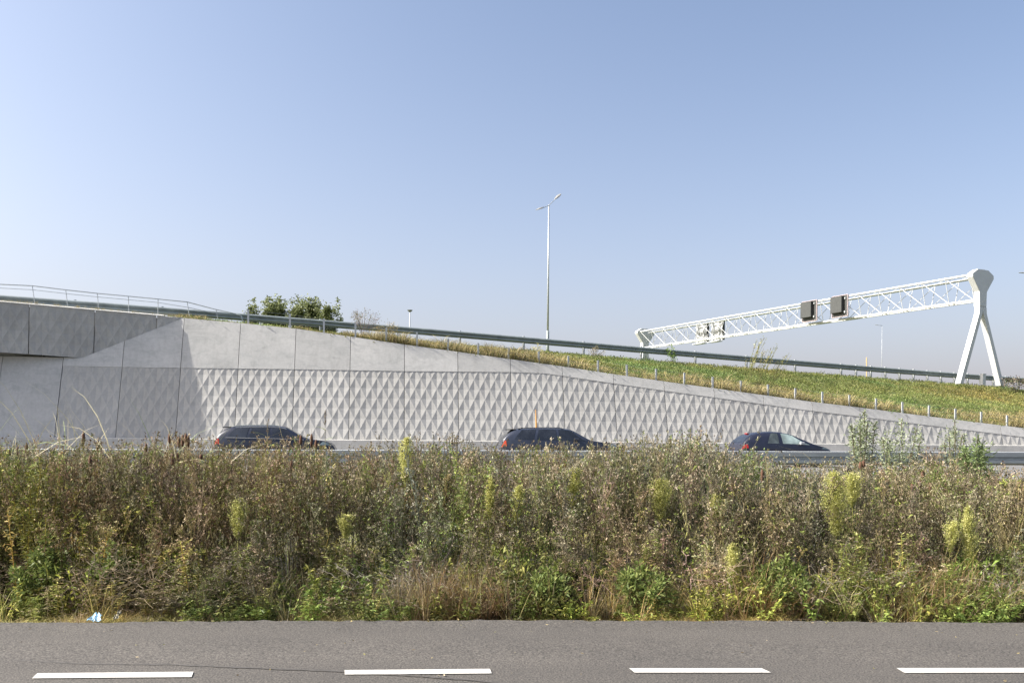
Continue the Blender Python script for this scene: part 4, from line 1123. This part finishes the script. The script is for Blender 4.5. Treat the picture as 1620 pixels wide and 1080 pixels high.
# shrubs
def shrub(name, px, yt, yb, wpx, Y, pal, lab, cat='shrub', n=700, L=.06, W=.016, group=None, zbase=None, stemcol=(.2, .17, .12), shape=.5, mat='leaf', nst=7):
    tp = at(px, yt, Y); z0 = float(ter(tp[0], Y)) if zbase is None else zbase; base = np.array([tp[0], Y, z0]); H = tp[2] - z0; hc = (yb - yt) / F * Y; w = wpx / F * Y / 2
    th = empty(name, base, label=lab, cat=cat, group=group); st = T(); lf = T(); arms = []
    for i in range(nst):
        a = i * 2.4 + rng.uniform(0, 1); r = w * rng.uniform(.35, 1.05); hh = H - hc * (.12 + .5 * (r / w) ** 2 * rng.uniform(.4, 1.2))
        if i == 0: r, hh = .05 * w, H
        e = np.array([math.cos(a) * r, math.sin(a) * r, hh]); m_ = e * [.45, .45, .55] + rng.normal(size=3) * .03
        st.stem([(0, 0, 0), m_, e], max(.004, .004 * H), stemcol); arms.append((m_, e))
    for i in range(n):
        m_, e = arms[rng.integers(len(arms))]; u_ = rng.random() ** .7; b = m_ + (e - m_) * u_
        if b[2] < H - hc: b[2] = H - hc * rng.uniform(.2, 1)
        d = unit(rng.normal(size=3)); b = b + d * rng.random() * w * .55 * (1.2 - u_)
        lf.leaf(b, d + np.array([0, 0, .5]), L * rng.uniform(.6, 1.2), W, pick(pal), droop=.15)
    one(st.arr(), base, 'stems', M['dry'], th); one(lf.arr(), base, 'foliage', M[mat], th)
SV = [(.29, .33, .21), (.38, .42, .30), (.20, .24, .12), (.26, .30, .16)]
shrub('willow_shrub', 1366, 650, 742, 60, 14.5, SV, 'tallest silver-leaved willow shrub in front of the wall right of the hatchback', n=1700, W=.022)
shrub('willow_shrub', 1425, 664, 745, 82, 14.8, SV, 'wide silver-leaved willow shrub beside the tallest one', n=1600, W=.022)
shrub('willow_shrub', 1510, 664, 735, 40, 14.6, SV, 'thin silver-leaved shrub with a bare lower stem, right of the wide one', n=700, W=.02)
shrub('willow_shrub', 1545, 690, 770, 54, 12.5, [(.16, .22, .08), (.22, .28, .12), (.12, .16, .06)], 'green long-leaved willow shrub nearest the right picture edge', n=1500, L=.085, W=.018)
shrub('leafy_weed', 1092, 680, 730, 70, 12.5, [(.15, .2, .07), (.24, .27, .12), (.3, .3, .16)], 'leafy green bush sticking up before the wall left of the hatchback', n=420, L=.05, W=.02)
shrub('leafy_weed', 1192, 706, 760, 50, 11.8, [(.13, .19, .06), (.2, .25, .1)], 'leafy green bush in front of the hatchback tail', n=380, L=.05, W=.022)
shrub('leafy_weed', 715, 684, 712, 30, 12.0, BR, 'dried bushy seed head rising above the guardrail left of the middle car', n=240, L=.03, W=.014, mat='dry')
shrub('leafy_weed', 290, 684, 712, 45, 13.5, BR, 'fine dried bushy weed behind the cattail cluster', n=200, L=.025, W=.008, mat='dry')
for px, yt, w_, lab in ((70, 850, 85, 'green leafy mugwort at the left edge beside the dark gap'), (175, 860, 70, 'bright green mugwort above the road edge near the blue litter'), (865, 900, 90, 'green nettle clump at the road edge right of the middle'), (1010, 895, 110, 'broad green nettle clump at the road edge below the bushy feathery weed'), (1240, 880, 100, 'tall green nettle clump at the road edge toward the right'), (345, 905, 70, 'light green willowherb clump under the lone feathery weed')):
    shrub('nettle_clump', px, yt, 962, w_, 8.35, [(.13, .175, .045), (.175, .215, .06), (.22, .25, .075), (.09, .125, .03)], lab, 'weed clump', n=1500, L=.062, W=.020, nst=14, stemcol=(.14, .13, .06))

# ---------------------------------------------------------------- litter
def scrap(name, px, py, sx, mat, lab):
    p = on_ground(px, py, 0); p[2] = float(ter(p[0], p[1])) + .05
    mb = MB(); n = 7; vs = []
    for j in range(n):
        for i in range(n): vs.append(p + [(i / 6 - .5) * sx * (1 - .07 * j) + rng.normal() * .006, (j / 6 - .5) * .10, .010 * math.sin(i * 1.9 + j) + .04 * j / 6 + rng.normal() * .004])
    mb.add(vs, [(j * n + i, j * n + i + 1, (j + 1) * n + i + 1, (j + 1) * n + i) for j in range(n - 1) for i in range(n - 1)])
    o = mb.build(name, mat, fix=False); m = o.modifiers.new('s', 'SOLIDIFY'); m.thickness = .002; tag(o, lab, 'litter')
scrap('plastic_wrapper', 151, 981, .11, M['bluep'], 'crumpled pale blue plastic wrapper lying at the road edge on the left')
scrap('paper_scrap', 186, 979, .045, simple('paper', (.24, .22, .16), .9, 0, .3, 30), 'small creased pale paper scrap right of the blue wrapper')

# ---------------------------------------------------------------- embankment growth
def bank_points(n, v0, v1, s0=-1.0, s1=58, powr=1.0):
    s = rng.uniform(s0, s1, n); v = v0 + (v1 - v0) * rng.random(n) ** powr; out = np.array([emb_pt(a, b)[0] for a, b in zip(s, v)]); return s, v, out
HG = [(.175, .21, .055), (.215, .245, .07), (.14, .17, .05), (.27, .28, .10), (.225, .215, .09)]
tb = []
for k in range(6):
    t = T()
    for i in range(26): t.leaf((rng.normal() * .11, rng.normal() * .10, rng.uniform(0, .10)), rdir(.6), rng.uniform(.05, .11), rng.uniform(.02, .04), pick(HG))
    tb.append(t.arr())
tgr = [t_grass(12, .5, .022, OC + [(.2, .19, .09), (.17, .13, .08), (.26, .21, .12), (.14, .15, .05)], .5, 1.6, .12) for _ in range(5)]
tgg = [t_grass(10, .28, .022, HG, .6, 1.2, .12) for _ in range(4)]
bb = Bucket()
s_, v_, P = bank_points(15000, .0, 1.02, s1=58)
tn = (1 + .22 * fbm(P[:, 0] * .5, P[:, 1] * .5, 21))[:, None] * np.stack([1 + .25 * fbm(P[:, 0] * .35, P[:, 1] * .35, 22), np.ones(len(P)), np.ones(len(P))], -1)
k = rng.integers(10, size=len(P))
for i in range(6): m = k == i; bb.put(tb[i], P[m], rng.uniform(0, 6.28, m.sum()), rng.uniform(.7, 1.7, m.sum()), None, tn[m] * rng.uniform(.6, 1.25, (m.sum(), 1)))
for i in range(4): m = k == 6 + i; bb.put(tgg[i], P[m], rng.uniform(0, 6.28, m.sum()), rng.uniform(.7, 1.3, m.sum()), None, tn[m])
tag(bb.build('bank_grass', M['leaf']), 'bright green grass and herbs covering the slope above the wall', 'grass', kind='stuff')
bb = Bucket()
s_, v_, P = bank_points(5200, .0, .36, powr=2.0)
D_ = np.array([emb_pt(a, 1)[1] for a in s_]) * v_; keep = (D_ < 2.6 + 1.2 * fbm(s_ * .7, s_ * 0, 30)); s_, P = s_[keep], P[keep]
hh = rng.uniform(.45, 1.35, len(P)) * np.clip(1 + .65 * fbm(s_ * 1.4, s_ * .3, 31), .35, 2); hh *= np.where(s_ < 9, .75, 1)
k = rng.integers(5, size=len(P))
for i in range(5): m = k == i; bb.put(tgr[i], P[m], rng.uniform(0, 6.28, m.sum()), hh[m], None, np.ones((m.sum(), 3)) * rng.uniform(.7, 1.3, (m.sum(), 1)))
tag(bb.build('dry_grass', M['dry']), 'straw coloured dry grass along the wire fence on top of the wall', 'grass', kind='stuff')
# green growth poking over the crest and the bridge edge
bb = Bucket(); s_, v_, P = bank_points(900, .95, 1.03, 4, 58); k = rng.integers(4, size=len(P)); 
for i in range(4): m = k == i; bb.put(tgg[i], P[m], rng.uniform(0, 6.28, m.sum()), rng.uniform(.6, 1.2, m.sum()), None, None)
P = np.array([fpt(-1.3 - rng.uniform(0, 1) ** .6 * 10, .03, -.25) for _ in range(160)]); 
for i in range(4): m = np.arange(len(P)) % 4 == i; bb.put(tgr[i], P[m], rng.uniform(0, 6.28, m.sum()), rng.uniform(.15, .4, m.sum()))
tag(bb.build('crest_grass', M['dry']), 'thin grass along the crest under the ramp guardrail and on the bridge edge', 'grass', kind='stuff')

def bank_z(px, Y):
    x = (ray(px, 0)[0]) * Y
    # nearest embankment sample
    best = min(((abs(p[0] - x) + abs(p[1] - Y)), p[2]) for p in [emb_pt(s, v)[0] for s in np.arange(0, 58, .7) for v in np.linspace(0, 1, 12)])
    return best[1]
shrub('brown_bush', 576, 487, 520, 60, 47.0, [(.24, .19, .16), (.30, .23, .2), (.2, .18, .12), (.16, .2, .08)], 'leafless purplish brown bush behind the wire fence on the embankment', 'bush', n=900, L=.07, W=.03, zbase=bank_z(576, 47) - .1, mat='dry', nst=26, stemcol=(.2, .15, .13))
shrub('brown_bush', 612, 508, 535, 50, 46.6, OC, 'straw coloured bushy weed right of the purplish bush', 'bush', n=420, L=.09, W=.03, zbase=bank_z(612, 46.6) - .1, mat='dry', nst=20)
shrub('young_tree', 1063, 545, 578, 22, 57.0, [(.12, .19, .05), (.18, .25, .08)], 'thin young sapling in front of the ramp guardrail left of the gantry signs', 'sapling', n=120, L=.16, W=.09, zbase=bank_z(1063, 57) - .1, nst=5)
shrub('tall_weed', 850, 543, 565, 20, 52.5, OC + YG, 'yellowish weed clump standing under the ramp guardrail beside the lamp post', 'weed clump', n=260, L=.1, W=.03, zbase=bank_z(850, 52.5) - .1)
shrub('tall_weed', 943, 548, 565, 30, 53, BR, 'low brown weed clump under the ramp guardrail', 'weed clump', n=260, L=.1, W=.04, zbase=bank_z(943, 53) - .1, mat='dry')
for px, yt, lab in ((1206, 536, 'tall wispy grass stem left of the leaning pair on the slope'), (1222, 547, 'tall wispy grass clump leaning right on the slope'), (1240, 560, 'shorter leaning reed grass right of the tall wisps')):
    Y = 51.0; tp = at(px, yt, Y); z0 = bank_z(px, Y) - .1; base = np.array([tp[0] - .8, Y, z0]); H = tp[2] - z0; t = T()
    for i in range(14):
        L_ = H * rng.uniform(.55, 1.05); e = np.array([.8 * L_ / H + rng.normal() * .25, rng.normal() * .2, L_]); p0 = np.array([rng.normal() * .12, rng.normal() * .1, 0]); mid = p0 * .5 + e * .5 + [-.12, 0, .1]
        t.stem([p0, mid, e], .010, pick([(.3, .3, .12), (.26, .28, .12)]))
        for k_ in range(9): t.leaf(mid + (e - mid) * rng.uniform(.1, 1.05), rdir(.7, .8), .16, .035, pick(YG + OC))
    tag(one(t.arr(), base, 'reed_grass', M['leaf']), lab, 'grass clump', 'wispy reed grass on the slope')
shrub('dark_weed', 1607, 596, 610, 46, 66.0, [(.10, .08, .05), (.16, .12, .08), (.3, .27, .22), (.08, .1, .04)], 'low dark weed patch right of the gantry leg', 'weed clump', n=700, L=.13, W=.07, zbase=bank_z(1607, 66) - .15, mat='dry', nst=30)
shrub('dark_weed', 545, 690, 698, 16, 43.4, [(.12, .17, .05), (.2, .24, .1)], 'small green weed tuft growing on the barrier at the wall joint', 'weed tuft', n=160, L=.09, W=.03, zbase=EYE + HB - .02)

# ---------------------------------------------------------------- poplars beyond the ramp
def poplar(px, yt, wpx, Y, lab, n=7600):
    tp = at(px, yt, Y); base = np.array([tp[0], Y, -.9]); H = tp[2] + .9; w = wpx / F * Y / 2
    th = empty('poplar_tree', base, label=lab, cat='tree', group='green trees beyond the ramp')
    q = MB(); q.tube([base, base + [.1, 0, H * .4], base + [0, 0, H * .95]], [.22, .15, .03], 8); limbs = []
    for i in range(16):
        z = H * (.25 + .68 * i / 16); a = i * 2.4; R = w * (1.0 - .55 * (z / H) ** 2) * rng.uniform(.6, 1.05); e = np.array([math.cos(a) * R, math.sin(a) * R, min(z + R * .95, H * .99)]); b = np.array([0, 0, z])
        q.tube([base + b, base + b + (e - b) * .5 + [0, 0, .15], base + e], [.06, .04, .015], 5); limbs.append((b, e))
    q.build('trunk', M['bark'], th, True); t = T()
    for i in range(330):
        b, e = limbs[rng.integers(len(limbs))] if i > 90 else (np.array([0, 0, H * .72]), np.array([rng.normal() * w * .42, rng.normal() * .5, H * rng.uniform(.86, .985)]))
        c = b + (e - b) * rng.uniform(.35, 1.08) + rng.normal(size=3) * w * .07; sh = rng.uniform(.8, 1.2); cs = rng.uniform(.2, .42)
        for k_ in range(n // 260): t.leaf(c + rng.normal(size=3) * cs * .55, rdir(.2), rng.uniform(.16, .28), rng.uniform(.12, .2), np.array(pick([(.17, .19, .08), (.21, .235, .10), (.12, .145, .055)])) * sh)
    one(t.arr(), base, 'crown', M['leaf'], th)
M['bark'] = simple('bark', (.16, .14, .11), .9, 0, .3, 5)
for px, yt, w_, lab in ((400, 477, 22, 'small narrow tree top beside the end of the bridge railing'), (427, 472, 32, 'tree with a pointed top second from the left behind the guardrail'), (443, 470, 34, 'tree top between the second tree and the tall middle one'), (470, 471, 34, 'tree just left of the tallest crown in the row'), (492, 467.5, 44, 'tallest full crowned tree in the middle of the row'), (520, 475, 50, 'rounded tree at the right end of the row')):
    poplar(px, yt, w_, 88 + rng.uniform(-3, 3), lab)

# dead leaves and grit strewn on the asphalt near its edge
t = T(); lb_ = Bucket()
for i in range(420):
    x = rng.uniform(-6.5, 7); q = -abs(rng.normal()) * .22 if i % 4 else -rng.uniform(0, 2.2); b = (x, float(edge_y(x)) + q, .012 if q < -.1 else .03)
    t.leaf(b, rng.normal(size=3) * [1, 1, .15], rng.uniform(.012, .04), rng.uniform(.008, .018), pick(BR + OC[:1]))
lb_.put(t.arr(), np.zeros((1, 3)), np.zeros(1), np.ones(1))
tag(lb_.build('leaf_litter', M['dry']), 'scattered dead leaves and bits on the asphalt beside the verge', 'leaf litter', kind='stuff')
